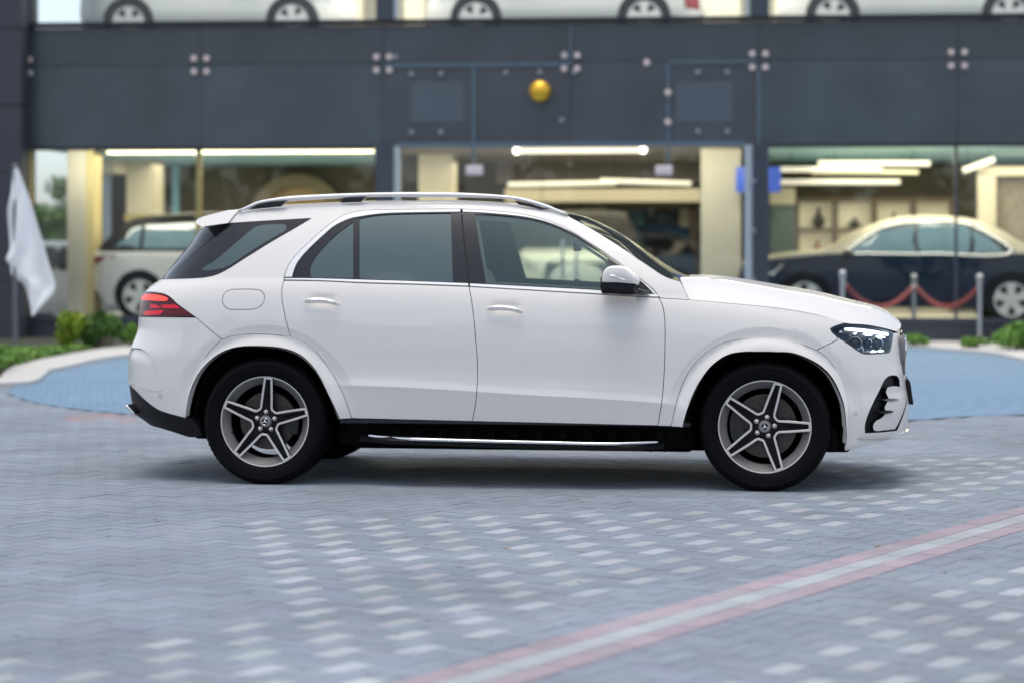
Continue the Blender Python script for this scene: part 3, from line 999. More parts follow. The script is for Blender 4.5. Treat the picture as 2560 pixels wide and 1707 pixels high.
mesh_obj('rear_diffuser', df.v, df.f, 'black', rbumper, True, df.n)
m_ = MB()
x_, z_ = unp(*px('B 112,745')[0], -.62)
for sgn in (-1, 1):
    m_.rbox(-.040, .040, -.09, .09, -.011, .011, .009)
n_ = len(m_.v) // 2
rr = Matrix.Rotation(math.radians(46), 3, 'Y')
vv = []
for i, p in enumerate(m_.v):
    q = rr @ (Vector(p))
    vv.append((x_ + .006 + q.x, (-.62 if i < n_ else .62) + q.y, z_ + q.z))
for i in range(2):
    mm = MB(); mm.v = vv[i * n_:(i + 1) * n_]; mm.f = m_.f[:len(m_.f) // 2]; mm.mi = [0] * len(mm.f)
    mm.build('exhaust_tip', 'chrome', rbumper, True, 40)

# sills, running boards, underside
for sgn, lab in ((-1, 0), (1, 0)):
    m_ = MB()
    m_.prism([(-.925, .400), (-.935, .388), (-.930, .372), (-.86, .36), (-.80, .25), (-.72, .25), (-.72, .42), (-.90, .42)], .50, 2.52, 'x')
    m_.v = [(x, y if sgn < 0 else -y, z) for x, y, z in m_.v]
    if sgn > 0: m_.f = [t[::-1] for t in m_.f]
    sill = m_.build('sill', 'void', car)
    mt = MB()
    mt.prism([(-.928, .404), (-.938, .394), (-.936, .376), (-.928, .370)], .46, 2.56, 'x')
    mt.v = [(x, y if sgn < 0 else -y, z) for x, y, z in mt.v]
    if sgn > 0: mt.f = [t[::-1] for t in mt.f]
    mt.build('sill_trim', 'gloss_black', sill)
    board = MB()
    top = crom(px('D -20,838 60,838 400,850 900,868 1400,880 1900,890 2230,893'), 12.0)
    x, z = unp(top[:, 0], top[:, 1], -.93)
    pts = [(a, 0, c) for a, c in zip(x, z)]
    prof = [(-.985, -.018), (-.995, -.026), (-.99, -.046), (-.95, -.052), (-.72, -.05), (-.72, 0.0), (-.95, -.004)]
    vs, fs = [], []
    for i, (a, _, c) in enumerate(pts):
        k = min(1.0, .35 + 1.3 * min(i, len(pts) - 1 - i) / 14)
        for (yy, dz) in prof:
            yq = yy if yy > -.8 else -.80 + (yy + .80) * k
            vs.append((a, yq if sgn < 0 else -yq, c + dz))
    n_ = len(prof)
    for i in range(len(pts) - 1):
        for k in range(n_):
            k2 = (k + 1) % n_
            t = (i * n_ + k, (i + 1) * n_ + k, (i + 1) * n_ + k2, i * n_ + k2)
            fs.append(t if sgn < 0 else t[::-1])
    fs += [tuple(range(n_)), tuple((len(pts) - 1) * n_ + k for k in range(n_))][0:2]
    rbo = mesh_obj('running_board', vs, fs, 'black', car, False)
    m2 = MB()
    lt = crom(px('D 25,850 110,860 250,868 500,876 900,887 1400,899 1700,906 1900,907 2050,905 2196,901'), 12.0)
    x, z = unp(lt[:, 0], lt[:, 1], -.99)
    kk = [min(1.0, .55 + .45 * min(i, len(lt) - 1 - i) / 9) for i in range(len(lt))]
    m2.tube([(a, sgn * (-1) * -(.80 + .195 * k) * 1.0 if sgn > 0 else -(.80 + .195 * k), c) for a, c, k in zip(x, z, kk)], [(.010, .0105 * (.6 + .4 * k)) for k in kk], 10)
    m2.build('chrome_strip', 'chrome', rbo, True)
    for i in range(12):
        m3 = MB(); xx = .76 + i * .145
        m3.rbox(xx, xx + .05, sgn * .86 - .012, sgn * .86 + .012, .285, .345, .006, seg=1)
        m3.build('step_bracket', 'void', rbo)

m_ = MB()
m_.rbox(.42, 2.58, -.80, .80, .226, .42, .03)
m_.rbox(.45, 2.55, -.45, .45, .178, .30, .03)
m_.rbox(2.5, 3.5, -.42, .42, .185, .30, .03)
m_.rbox(-.6, .46, -.40, .40, .22, .35, .03)
m_.rbox(-.62, .45, -.50, .50, .30, .55, .05)
m_.rbox(2.5, 3.45, -.50, .50, .24, .62, .05)
m_.rbox(3.35, 3.52, -.70, .70, .245, .42, .03)
m_.rbox(3.3, 3.42, -.86, -.60, .225, .36, .02)
m_.rbox(3.3, 3.42, .60, .86, .225, .36, .02)
m_.rbox(-.80, -.42, -.72, .72, .36, .60, .05)
for x in (.66, .78, 1.15, 1.32, 1.36):
    m_.rbox(x, x + .05, -.80, -.70, .222, .26, .006)
for x in (2.31, 2.39):
    m_.rbox(x, x + .02, -.84, -.80, .214, .26, .004)
for cx in (0, WB):
    for s_ in (-1, 1):
        m_.tube([(cx + .02, s_ * .12, .36), (cx, s_ * .66, .37)], .035, 8)
        m_.tube([(cx - .25, s_ * .45, .34), (cx, s_ * .68, .30)], .025, 8)
m_.build('underbody', 'void', car)
for cx in (0, WB):
    for s_ in (-1, 1):
        R_ = .455
        pr = [(R_, s_ * .90), (R_ - .012, s_ * .86), (R_ - .02, s_ * .50), (.0, s_ * .50)]
        m_ = MB(); m_.lathe(pr, 40, 'y', (cx, 0, .385), a0=-.12, a1=math.pi + .12)
        m_.build('wheel_arch_liner', 'void', car, True)
m_ = MB()
m_.box(-.62, 2.5, -.72, .72, .50, .56)
m_.box(2.50, 2.58, -.82, .82, .45, 1.08)
m_.build('cabin_floor', 'void', car)
# ------------------------------------------------------------------ the white SUV: lamps, mirrors, rails, wheels, seats
# tail lamps
tl_poly = path('A 632,1117 550,1060 470,1000 430,960 380,930 300,913 225,907', [tuple(sz1('A 225,907')), (pt_tl[0] - .16, 1.085)], [(pt_tl[0] - .16, 1.085), (pt_tl[0] - .20, pt_tl[1] + .004)], [(pt_tl[0] - .20, pt_tl[1] + .004), tuple(pt_tl)], 'A 165,1114 632,1117')
tail = part('tail_light', 'red_dark', [tl_poly], off=.004, step=.02, flange=.03, inset=.001)
part('lamp_bar', 'red_lit', [path('T 215,125 260,40 400,-30 700,-30 950,10 1120,60 1195,115 1150,175 950,190 600,170 350,160 215,125')], parent=tail, off=.0055, inset=0, flange=.002, step=.012)
part('lamp_segment', 'red', [path('T 920,340 1450,335 1560,390 1640,455', 'T 1640,455 1300,462 1010,440 920,340')], parent=tail, off=.0055, inset=0, flange=.002)
part('lamp_segment', 'red', [path('T 560,320 700,320 850,375 960,445', 'T 960,445 740,455 540,455', 'T 540,455 560,320')], parent=tail, off=.0055, inset=0, flange=.002)
part('lamp_segment', 'red', [path('T 300,600 420,560 750,540 1060,525', 'T 1060,525 910,690', 'T 910,690 320,690 300,600')], parent=tail, off=.0055, inset=0, flange=.002)
M['red_dim'] = mat('dim_red_lens', (0.13, 0.004, 0.010), 0.2, spec=.3)
part('lamp_segment', 'red_dim', [path('T 1170,520 1750,510 1990,690', 'T 1990,690 1030,690', 'T 1030,690 1170,520')], parent=tail, off=.0055, inset=0, flange=.002)

# headlamps
hl_poly = path(HL_REAR, 'E 1720,499 1900,515 2050,544 2126,574', HL_LOW)
head = part('headlight', 'lamp_house', [hl_poly], off=-.045, inset=-.001, flange=0, step=.03)
part('lamp_frame', 'gloss_black', [hl_poly], parent=head, off=-.004, inset=.0005, flange=.06, holes=[shrink(hl_poly, .009)])
part('daytime_lamp', 'drl', [path('H 352,88 420,86 600,100 750,122 885,152', 'H 885,152 885,182', 'H 885,182 700,152 520,128 400,116 360,110 352,88')], parent=head, off=-.012, inset=0, flange=.01, step=.015)
for st, m__ in (('H 185,115 250,108 325,125 320,142 240,140 185,115', 'chrome'), ('H 580,155 640,145 705,160 690,178 620,178 580,155', 'drl'),
                ('H 735,185 800,180 858,198 840,210 770,205 735,185', 'drl'), ('H 458,150 485,138 510,150 490,165 458,150', 'drl'),
                ('H 675,370 705,352 748,365 740,385 690,388 675,370', 'drl'), ('H 762,362 800,345 838,358 825,376 780,378 762,362', 'drl'),
                ('H 612,372 640,358 668,368 650,380 612,372', 'satin')):
    part('reflector', m__, [path(st)], parent=head, off=-.016, inset=0, flange=.008, step=.012)
part('reflector', 'satin', [path('H 492,358 570,305 582,312', 'H 582,312 605,388 592,390', 'H 592,390 568,325 505,366 492,358')], parent=head, off=-.02, inset=0, flange=.008, step=.012)
for st, rr_ in (('H 515,262', .034), ('H 672,268', .026), ('H 800,270', .030)):
    c_ = sz1(st)
    for sgn, hp in ((1, head[0]), (-1, head[1])):
        p_ = P_of(c_[0], c_[1]) - N_of(c_[0], c_[1]) * .042
        n_ = N_of(c_[0], c_[1])
        m_ = MB()
        m_.sphere((p_[0], p_[1] * sgn, p_[2]), rr_, 20, 12, scale=(1, .7, 1))
        m_.build('projector_lens', 'gloss_black', hp, True)
        m_ = MB()
        m_.lathe([(rr_ * 1.0, -.012), (rr_ * 1.22, .0), (rr_ * 1.15, .012)], 24, 'y', (p_[0], (p_[1] - .010) * sgn, p_[2]))
        m_.build('lens_ring', 'chrome' if rr_ < .033 else 'rim_grey', hp, True)
part('lamp_cover', 'lens', [hl_poly], parent=head, off=.0005, inset=.001, flange=0, step=.025)

# door handles
for st, dr in (('A 1700,1003', rdoor), ('C 1068,934', fdoor)):
    c_ = sz1(st)
    for k, d_ in enumerate(dr):
        sg = 1 if k == 0 else -1
        pts, rad = [], []
        for t in np.linspace(-1, 1, 17):
            s_, z_ = c_[0] + t * .112, c_[1] - t * .0100
            q = P_of(s_, z_); n_ = N_of(s_, z_)
            q = q + n_ * (.006 + .036 * (1 - abs(t) ** 6.0))
            pts.append((q[0], q[1] * sg, q[2]))
            w_ = (1 - abs(t) ** 5) ** .5 if abs(t) < 1 else 0.05
            rad.append((.0075 * w_ + .001, .0145 * w_ * (1 - .12 * t) + .001))
        m_ = MB(); m_.tube(pts, rad, 12)
        m_.build('door_handle', 'paint', d_, True)
        m_ = MB(); m_.tube([(x, y - sg * .0085, z + .004) for x, y, z in pts[1:-1]], [(.0012, .0030)] * (len(pts) - 2), 6)
        m_.build('handle_strip', 'chrome', d_, True)

# roof rails
rt = crom(px('S 1120,650 A 1050,196 1150,150 1250,130 1400,108 1700,90 2070,77 2352,72 C 400,62 700,65 1000,80 1150,95 1280,124 1400,164 1480,204 1528,228'), 6.0)
rl = crom(px('S 1160,680 A 1100,205 1170,175 1270,157 1400,148 1700,130 2070,113 2352,110 C 400,99 700,101 1000,108 1150,122 1300,160 1390,187 1470,212 1532,231'), 6.0)
tt = np.linspace(0, 1, 70)
def rs(c):
    d = np.concatenate([[0], np.cumsum(np.linalg.norm(np.diff(c, axis=0), axis=1))]); d /= d[-1]
    return np.stack([np.interp(tt, d, c[:, i]) for i in range(2)], -1)
rt, rl = rs(rt), rs(rl)
yq = lambda x: np.interp(x, roofQ[:, 0][np.argsort(roofQ[:, 0])], roofQ[:, 1][np.argsort(roofQ[:, 0])])
xt, zt = unp(rt[:, 0], rt[:, 1], -.67)
yr = yq(xt) + .004
for _ in range(2):
    xt, zt = unp(rt[:, 0], rt[:, 1], yr); xl, zl_ = unp(rl[:, 0], rl[:, 1], yr)
    yr = yq((xt + xl) / 2) + .004
for sg in (1, -1):
    m_ = MB()
    dzr = 0 if sg == 1 else .032
    cen = [((a + b) / 2, y * sg, (c + d) / 2 - dzr) for a, b, y, c, d in zip(xt, xl, yr, zt, zl_)]
    hh = np.hypot(xt - xl, zt - zl_) / 2
    m_.tube(cen, [(.020, max(.004, h)) for h in hh], 12)
    rail = m_.build('roof_rail', 'satin', car, True)
    for st in ('A 1078,217 1170,174 1270,156 1405,147 1352,190 1200,206', 'A 1888,120 2072,112 2026,152 1858,158', 'C 1140,121 1300,159 1395,188 1330,186 1165,150'):
        q = px(st); yy = float(yq(unp(q[0, 0], q[0, 1], -.67)[0])) + .004
        a, c = unp(q[:, 0], q[:, 1], yy)
        m2 = MB(); m2.prism(list(zip(a, c - .002 - dzr)), (yy - .014) * sg, (yy + .014) * sg)
        m2.build('rail_foot', 'pillar', rail)

# door mirrors
cap = crom(px('R 345,600 375,540 430,480 520,432 650,418 800,430 900,462 1000,530 1100,620 1170,690 1190,760 1180,868'), 3.0)
ymir = -1.035
mx_, mz_ = unp(cap[:, 0], cap[:, 1], ymir)
low = crom(px('R 1180,868 1000,850 700,825 330,806 325,760 345,600'), 3.0)
lx_, lz_ = unp(low[:, 0], low[:, 1], ymir)
bot = crom(px('R 330,806 1180,868 1120,960 1180,1060 1100,1100 900,1105 560,1080 345,1068 310,1000 290,900 330,806'), 3.0)
def shell(poly, y0, y1, e, shrinkk):
    """rounded slab between y0 (outer end, shrunk) and y1"""
    poly = np.asarray(poly); c = poly.mean(0)
    rows, n = [], len(poly)
    for t in np.linspace(0, 1, 8):
        k = shrinkk + (1 - shrinkk) * math.sin(t * math.pi / 2)
        y = y0 + (y1 - y0) * (1 - math.cos(t * math.pi / 2))
        rows.append([(c[0] + (p[0] - c[0]) * k, y, c[1] + (p[1] - c[1]) * k) for p in poly])
    rows.append([(p[0], y1 + .10, p[1]) for p in poly])
    v = [p for r in rows for p in r]
    f = [(i * n + j, i * n + (j + 1) % n, (i + 1) * n + (j + 1) % n, (i + 1) * n + j) for i in range(len(rows) - 1) for j in range(n)]
    f.append(tuple(range(n))[::-1])
    if area(poly) > 0:
        f = [t[::-1] for t in f]
    return v, f
for sg in (1, -1):
    mir = empty('door_mirror', (0, 0, 0), 0, car)
    poly = np.stack([np.concatenate([mx_, lx_[1:-1]]), np.concatenate([mz_, lz_[1:-1]])], -1)
    v, f = shell(poly, -1.105, -1.045, 0, .80)
    if sg < 0: v = [(x, -y, z) for x, y, z in v]; f = [t[::-1] for t in f]
    mesh_obj('mirror_cap', v, f, 'paint', mir, True, sharp=60)
    bx, bz = unp(bot[:, 0], bot[:, 1], -1.02)
    v, f = shell(np.stack([bx, bz], -1)[:-1], -1.095, -1.04, 0, .82)
    if sg < 0: v = [(x, -y, z) for x, y, z in v]; f = [t[::-1] for t in f]
    mesh_obj('mirror_housing', v, f, 'black', mir, True, sharp=60)
    m_ = MB()
    ax_, az_ = unp(*px('R 1000,1010')[0], -1.0); bx2, bz2 = unp(*px('R 1330,1040')[0], -.92)
    m_.tube([(ax_ - .02, sg * -1.0, az_), ((ax_ + bx2) / 2, sg * -.96, (az_ + bz2) / 2), (bx2, sg * -.90, bz2)], [(.03, .022), (.028, .02), (.04, .016)], 10)
    m_.build('mirror_arm', 'gloss_black', mir, True)
    st = crom(px('R 350,650 500,645 620,655 720,700 850,735 1000,748 1080,768'), 3.0)
    a, c = unp(st[:, 0], st[:, 1], -1.10)
    n_ = len(a)
    m_ = MB(); m_.tube([(p, sg * -(1.106 - .03 * abs(i / (n_ - 1) * 2 - 1) ** 3), q - .004) for i, (p, q) in enumerate(zip(a, c))], [(.004, .0075 * (1 - .8 * i / (n_ - 1)) + .001) for i in range(n_)], 8)
    m_.build('indicator_strip', 'chrome', mir, True)
    m_ = MB(); gx0 = float(bx.min()) - .004
    m_.prism([(sg * -.96, 1.185), (sg * -1.06, 1.185), (sg * -1.07, 1.25), (sg * -1.03, 1.285), (sg * -.96, 1.285)], gx0 + .010, gx0 + .016, 'x')
    m_.build('mirror_glass', 'gloss_black', mir)

# wheels: built at the hub, outer face towards -y
def spoke_pt(r, t, a):
    return (r * math.cos(a) - t * math.sin(a), r * math.sin(a) + t * math.cos(a))
TYRE = [(.262, .022), (.268, .004), (.276, -.008), (.290, -.016), (.318, -.023), (.338, -.024), (.340, -.0265), (.346, -.0265), (.348, -.023), (.360, -.016), (.3715, -.003), (.379, .010),
        (.3825, .022), (.3845, .045), (.3855, .09), (.3857, .13), (.3855, .17), (.384, .215), (.379, .245), (.368, .262), (.335, .278), (.30, .272), (.268, .25)]
TYRE = [(r, y) for r, y in TYRE]
def make_wheel(a_off, cx, side, root):
    w = empty('wheel', (cx, side * -.942, .378), 0, root)
    flip = (lambda v: [(x, y, z) for x, y, z in v]) if side > 0 else (lambda v: [(x, -y, z) for x, y, z in v])
    def fin(mb, name, mats, smooth=True, sharp=35):
        mb.v = flip(mb.v)
        if side < 0: mb.f = [t[::-1] for t in mb.f]
        return mb.build(name, mats, w, smooth, sharp)
    n = 216
    m_ = MB(); m_.lathe(TYRE, n, 'y', closed=False)
    k = len(TYRE)
    v = m_.v
    for i in range(n):
        for q in range(k):
            x, y, z = v[i * k + q]
            r = math.hypot(x, z)
            f_ = 1.0
            if q in (10, 11, 12) and i % 3 == 0: f_ = 1 - .012
            if q in (14, 16): f_ = 1 - .010
            if z * f_ < -.3775 + .004 * 0: pass
            zz = max(z * f_, -.3768)
            if z < -.33 and q < 12: y -= .006 * max(0, (-.33 - z) / .05)
            v[i * k + q] = (x * f_, y, zz)
    m_.v = v
    fin(m_, 'tyre', 'rubber', True, 28)
    # rim: lip, dish and barrel
    m_ = MB()
    m_.lathe([(.2745, .012), (.2745, -.002), (.271, -.004), (.2655, -.003), (.2645, .0)], 96, 'y', mi=0)
    m_.lathe([(.2645, .0), (.2615, .006), (.2265, .044), (.2225, .052)], 96, 'y', mi=1)
    m_.lathe([(.2225, .052), (.219, .056), (.216, .20), (.245, .235)], 64, 'y', mi=2)
    # silver ribs round each pocket between the spokes
    def yd(r): return -.004 + .020 * max(0, 1 - r / .262) ** 1.0
    hw = .0066
    for i in range(5):
        a, b_ = a_off + i * 2 * math.pi / 5, a_off + (i + 1) * 2 * math.pi / 5
        bi = (a + b_) / 2
        cl = [spoke_pt(.2660, .0195, a), spoke_pt(.150, .0285, a), spoke_pt(.0795, -.0175, bi), spoke_pt(.0795, .0175, bi), spoke_pt(.150, -.0285, b_), spoke_pt(.2660, -.0195, b_)]
        C_ = np.array(cl)
        # round the two inner corners a little
        fine = [C_[0], C_[1], C_[1] * .1 + C_[2] * .9, C_[2] * .85 + C_[3] * .15, C_[2] * .15 + C_[3] * .85, C_[3] * .9 + C_[4] * .1, C_[4], C_[5]]
        C_ = np.array(fine)
        d = np.gradient(C_, axis=0); d /= np.linalg.norm(d, axis=1, keepdims=True)
        nn = np.stack([-d[:, 1], d[:, 0]], -1)
        vs, fs, mi = [], [], []
        for p, q in zip(C_, nn):
            r = float(np.hypot(*p))
            for off, dy in ((-hw, .030), (-hw, .0015), (-hw + .0015, 0), (hw - .0015, 0), (hw, .0015), (hw + .003, .060)):
                e = p + q * off
                vs.append((e[0], yd(r) + dy, e[1]))
        for s_ in range(len(C_) - 1):
            for t in range(5):
                fs.append((s_ * 6 + t, s_ * 6 + t + 1, (s_ + 1) * 6 + t + 1, (s_ + 1) * 6 + t)); mi.append(0 if t in (1, 2, 3) else (2 if t == 0 else 3))
        k0 = len(m_.v)
        m_.v += vs; m_.f += [tuple(j + k0 for j in t) for t in fs]; m_.mi += mi
        # spoke end bar and dark pocket floor
        e0 = [spoke_pt(.267, -.0255, a), spoke_pt(.267, .0255, a), spoke_pt(.2555, .0265, a), spoke_pt(.2555, -.0265, a)]
        m_.prism(e0, -.0045, .02, 'y', mi=0)
        fl = [spoke_pt(.262, -.020, a), spoke_pt(.262, .020, a), spoke_pt(.150, .030, a), spoke_pt(.081, .046, a), spoke_pt(.03, .0, a), spoke_pt(.081, -.046, a), spoke_pt(.150, -.030, a)]
        vs = [(x, yd(math.hypot(x, z)) + .016, z) for x, z in fl] + [(x, yd(math.hypot(x, z)) + .060, z) for x, z in fl]
        q_ = len(fl)
        m_.add(vs, [tuple(range(q_))] + [(j, q_ + j, q_ + (j + 1) % q_, (j + 1) % q_) for j in range(q_)] + [tuple(range(q_, 2 * q_))[::-1]], mi=2)
        # raised ridge in the pocket
        ps = [spoke_pt(r, 0, a) for r in (.11, .16, .21, .245)]
        m_.tube([(x, yd(math.hypot(x, z)) + .015, z) for x, z in ps], [(.007, .004), (.006, .004), (.005, .003), (.003, .002)], 6, mi=2)
    m_.lathe([(.0, .024), (.060, .024), (.080, .030), (.085, .07)], 48, 'y', mi=2)
    fin(m_, 'rim', ['rim_face', 'rim_grey', 'rim_dark', 'rim_dark'], True, 25)
    m_ = MB()
    m_.lathe([(.0, .006), (.021, .006), (.0225, .004), (.0235, .0045), (.031, .006), (.035, .012), (.038, .026)], 40, 'y')
    cap_ = fin(m_, 'hub_cap', 'rim_grey')
    m_ = MB(); m_.lathe([(.0, .0052), (.0215, .0052)], 32, 'y'); d1 = fin(m_, 'cap_disc', 'gloss_black')
    m_ = MB()
    for q in range(3):
        a = math.pi / 2 + q * 2 * math.pi / 3 + (.18 if cx > 1 else -.05)
        tip = (.0195 * math.cos(a), .0195 * math.sin(a)); l_ = (.0048 * math.cos(a + 1.05), .0048 * math.sin(a + 1.05)); r_ = (.0048 * math.cos(a - 1.05), .0048 * math.sin(a - 1.05))
        m_.add([(tip[0], .0045, tip[1]), (l_[0], .0045, l_[1]), (r_[0], .0045, r_[1]), (0, .002, 0)], [(0, 3, 1), (0, 2, 3), (1, 3, 2)])
    m_.lathe([(.0195, .0045), (.0205, .0035), (.0215, .0045)], 32, 'y')
    st_ = fin(m_, 'star_emblem', 'chrome', False)
    for i in range(5):
        a = a_off + i * 2 * math.pi / 5 + .06
        m_ = MB(); m_.sphere((.0565 * math.cos(a), .012, .0565 * math.sin(a)), .0095, 14, 8, scale=(1, .9, 1))
        m_.lathe([(.0095, .020), (.0135, .022), (.016, .030)], 14, 'y', (.0565 * math.cos(a), 0, .0565 * math.sin(a)))
        fin(m_, 'wheel_bolt', 'bolt', True, 30)
    m_ = MB()
    R_ = .188 if cx > 1 else .175
    m_.lathe([(.085, .085), (R_ - .002, .085), (R_, .088), (R_, .108), (.085, .110)], 72, 'y')
    m_.lathe([(.0, .06), (.080, .06), (.085, .085)], 48, 'y')
    disc = fin(m_, 'brake_disc', 'disc')
    m_ = MB()
    for i in range(15):
        for j, rr_ in enumerate((.118, .142, .165)):
            a = i * 2 * math.pi / 15 + j * .16
            m_.lathe([(0, .0838), (.0035, .0838)], 8, 'y', (rr_ * math.cos(a), 0, rr_ * math.sin(a)))
    mesh_obj('vent_hole', flip(m_.v), m_.f, 'void', w, False)
    m_ = MB()
    a0 = math.pi - .45 if cx > 1 else -.45
    pl = [(r * math.cos(a), r * math.sin(a)) for r, a in [(R_ + .018, a0 + t * .9) for t in np.linspace(0, 1, 9)] + [(R_ - .062, a0 + t * .9) for t in np.linspace(1, 0, 9)]]
    m_.prism(pl, .066, .125, 'y')
    fin(m_, 'brake_caliper', 'gloss_black', False)
    # tyre valve
    m_ = MB(); av = math.radians(198 if cx < 1 else 35)
    m_.tube([(.228 * math.cos(av), .046, .228 * math.sin(av)), (.205 * math.cos(av), .030, .205 * math.sin(av))], .005, 8)
    fin(m_, 'tyre_valve', 'black')
    return w
for side in (1, -1):
    make_wheel(math.radians(13.2), 0.0, side, car)
    make_wheel(math.radians(0.6), WB, side, car)

# cabin: seats, dashboard, steering wheel (right-hand drive, so at the near side)
def seat(x, y, wid=.52):
    s_ = empty('seat', (x, y, 0), 0, car)
    m_ = MB(); m_.rbox(-.05, .50, -wid / 2, wid / 2, .56, .74, .06); m_.build('cushion', 'fabric', s_, True, 50)
    m_ = MB(); m_.rbox(-.075, .075, -wid / 2, wid / 2, 0, .66, .06)
    m_.v = [(a - .34 * c, b_, .66 + c * .97) for a, b_, c in m_.v]
    m_.build('backrest', 'fabric', s_, True, 50)
    m_ = MB(); m_.rbox(-.045, .045, -.13, .13, 0, .19, .04)
    m_.v = [(a - .25 - .12 * c, b_, 1.30 + c * .95) for a, b_, c in m_.v]
    m_.build('headrest', 'fabric', s_, True, 50)
seat(1.30, -.40); seat(1.30, .40)
seat(.36, -.42, .50); seat(.36, .0, .34); seat(.36, .42, .50)
m_ = MB(); m_.rbox(2.02, 2.55, -.74, .74, .80, 1.10, .07)
m_.rbox(1.98, 2.06, -.12, .38, 1.02, 1.17, .015)
m_.build('dashboard', 'black', car, True, 45)
m_ = MB()
ring_ = [(.185 * math.cos(a), .185 * math.sin(a)) for a in np.linspace(0, 2 * math.pi, 40)]
rm = Matrix.Rotation(math.radians(-22), 3, 'Y')
tp = lambda p, q, r=0: tuple(Vector((1.90, -.40, 1.045)) + rm @ Vector((r, p, q)))
m_.tube([tp(p, q) for p, q in ring_], .015, 8, cap=False)
m_.tube([tp(-.18, 0), tp(0, -.01, .02), tp(.18, 0)], .018, 8)
m_.tube([tp(0, -.01, .02), (2.25, -.40, .90)], .03, 8)
m_.build('steering_wheel', 'black', car, True)
m_ = MB(); m_.rbox(1.78, 1.81, -.12, .12, 1.40, 1.46, .012); m_.tube([(1.80, 0, 1.46), (1.82, 0, 1.55)], .008, 6)
m_.build('inside_mirror', 'black', car, True, 40)
m_ = MB()
p_ = crom(np.array([(1.08, -.72, 1.55), (1.10, -.80, 1.25), (1.15, -.82, .95)]), .03); m_.tube([tuple(a) for a in p_], [(.003, .024)] * len(p_), 6)
m_.build('seat_belt', 'pillar', car, True)
# ------------------------------------------------------------------ ground
def gpt(u, v, z=0.0):
    """where the photo's pixel ray meets the horizontal plane at height z"""
    d = F_PX * (CAM_H - z) / (v - HORIZON)
    return ((u - 1280) / F_PX * d, d)
def gpoly(s, z=0.0):
    return np.array([gpt(u, v, z) for u, v in px(s)])

def attr_mat(name, rough, bump=.25):
    m = mat(name, (.5, .5, .5), rough, var=0, spec=.35)
    nt = m.node_tree; b = nt.nodes['Principled BSDF']
    at = nt.nodes.new('ShaderNodeAttribute'); at.attribute_name = 'Col'
    tc = nt.nodes.new('ShaderNodeTexCoord')
    n1 = nt.nodes.new('ShaderNodeTexNoise'); n1.inputs['Scale'].default_value = .9; n1.inputs['Detail'].default_value = 8; n1.inputs['Roughness'].default_value = .62
    n2 = nt.nodes.new('ShaderNodeTexNoise'); n2.inputs['Scale'].default_value = 160; n2.inputs['Detail'].default_value = 3
    for n in (n1, n2): nt.links.new(tc.outputs['Object'], n.inputs['Vector'])
    r1 = nt.nodes.new('ShaderNodeMapRange'); r1.inputs['From Min'].default_value = .3; r1.inputs['From Max'].default_value = .7; r1.inputs['To Min'].default_value = .78; r1.inputs['To Max'].default_value = 1.14
    r2 = nt.nodes.new('ShaderNodeMapRange'); r2.inputs['From Min'].default_value = .3; r2.inputs['From Max'].default_value = .7; r2.inputs['To Min'].default_value = .82; r2.inputs['To Max'].default_value = 1.16
    nt.links.new(n1.outputs['Fac'], r1.inputs['Value']); nt.links.new(n2.outputs['Fac'], r2.inputs['Value'])
    mu = nt.nodes.new('ShaderNodeMath'); mu.operation = 'MULTIPLY'
    nt.links.new(r1.outputs[0], mu.inputs[0]); nt.links.new(r2.outputs[0], mu.inputs[1])
    vm = nt.nodes.new('ShaderNodeVectorMath'); vm.operation = 'SCALE'
    nt.links.new(at.outputs['Color'], vm.inputs[0]); nt.links.new(mu.outputs[0], vm.inputs['Scale'])
    nt.links.new(vm.outputs[0], b.inputs['Base Color'])
    bp = nt.nodes.new('ShaderNodeBump'); bp.inputs['Strength'].default_value = bump; bp.inputs['Distance'].default_value = .004
    nt.links.new(n2.outputs['Fac'], bp.inputs['Height']); nt.links.new(bp.outputs['Normal'], b.inputs['Normal'])
    return m
M['joint'] = mat('paving_joint', (0.105, 0.115, 0.14), 0.9, var=.25, vscale=3)
M['paver'] = attr_mat('concrete_paver', 0.72)
mesh_obj('ground', [(-400, -60, -.012), (400, -60, -.012), (400, 900, -.012), (-400, 900, -.012)], [(0, 1, 2, 3)], 'joint')
tag(bpy.data.objects['ground'], kind='structure')

blue_edge = crom(px('P 14,982 60,960 100,940 P 66,952 T 0,0').copy()[:1], 1) if False else None
blue_far = 'P 17,981 46,962 69,953 117,928 122,923 179,911 230,899 324,885 600,868 1000,855 1400,850 1800,852 2264,863 2374,871 2473,879 2560,896 2800,935'
blue_near = 'P 17,981 38,990 102,1009 204,1023 329,1035 600,1056 900,1066 1200,1070 1500,1069 1800,1064 2000,1059 2264,1051 2324,1047 2411,1041 2560,1036 2800,1022'
bf, bn = gpoly(blue_far), gpoly(blue_near)
bf_s, bn_s = crom(bf, .25), crom(bn, .25)
blue_poly = np.vstack([bf_s, bn_s[::-1]])

U_ = .103
ANG = math.radians(55.5)
e1, e2 = np.array([math.cos(ANG), math.sin(ANG)]), np.array([-math.sin(ANG), math.cos(ANG)])
ORG = np.array([-1.305, 11.625]) - (1.0 * e1 + .5 * e2) * U_
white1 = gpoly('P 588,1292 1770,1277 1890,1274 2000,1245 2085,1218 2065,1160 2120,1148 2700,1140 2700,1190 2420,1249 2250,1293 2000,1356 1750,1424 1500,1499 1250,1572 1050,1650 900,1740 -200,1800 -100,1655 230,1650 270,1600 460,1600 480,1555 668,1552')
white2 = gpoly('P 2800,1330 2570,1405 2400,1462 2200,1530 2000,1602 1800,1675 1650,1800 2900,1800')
# striped band: red, white, red
b0, b1 = np.array(gpt(1660, 1518.5)), np.array(gpt(2560, 1266))
bd = (b1 - b0) / np.linalg.norm(b1 - b0)
bnrm = np.array([bd[1], -bd[0]])
BW = .355

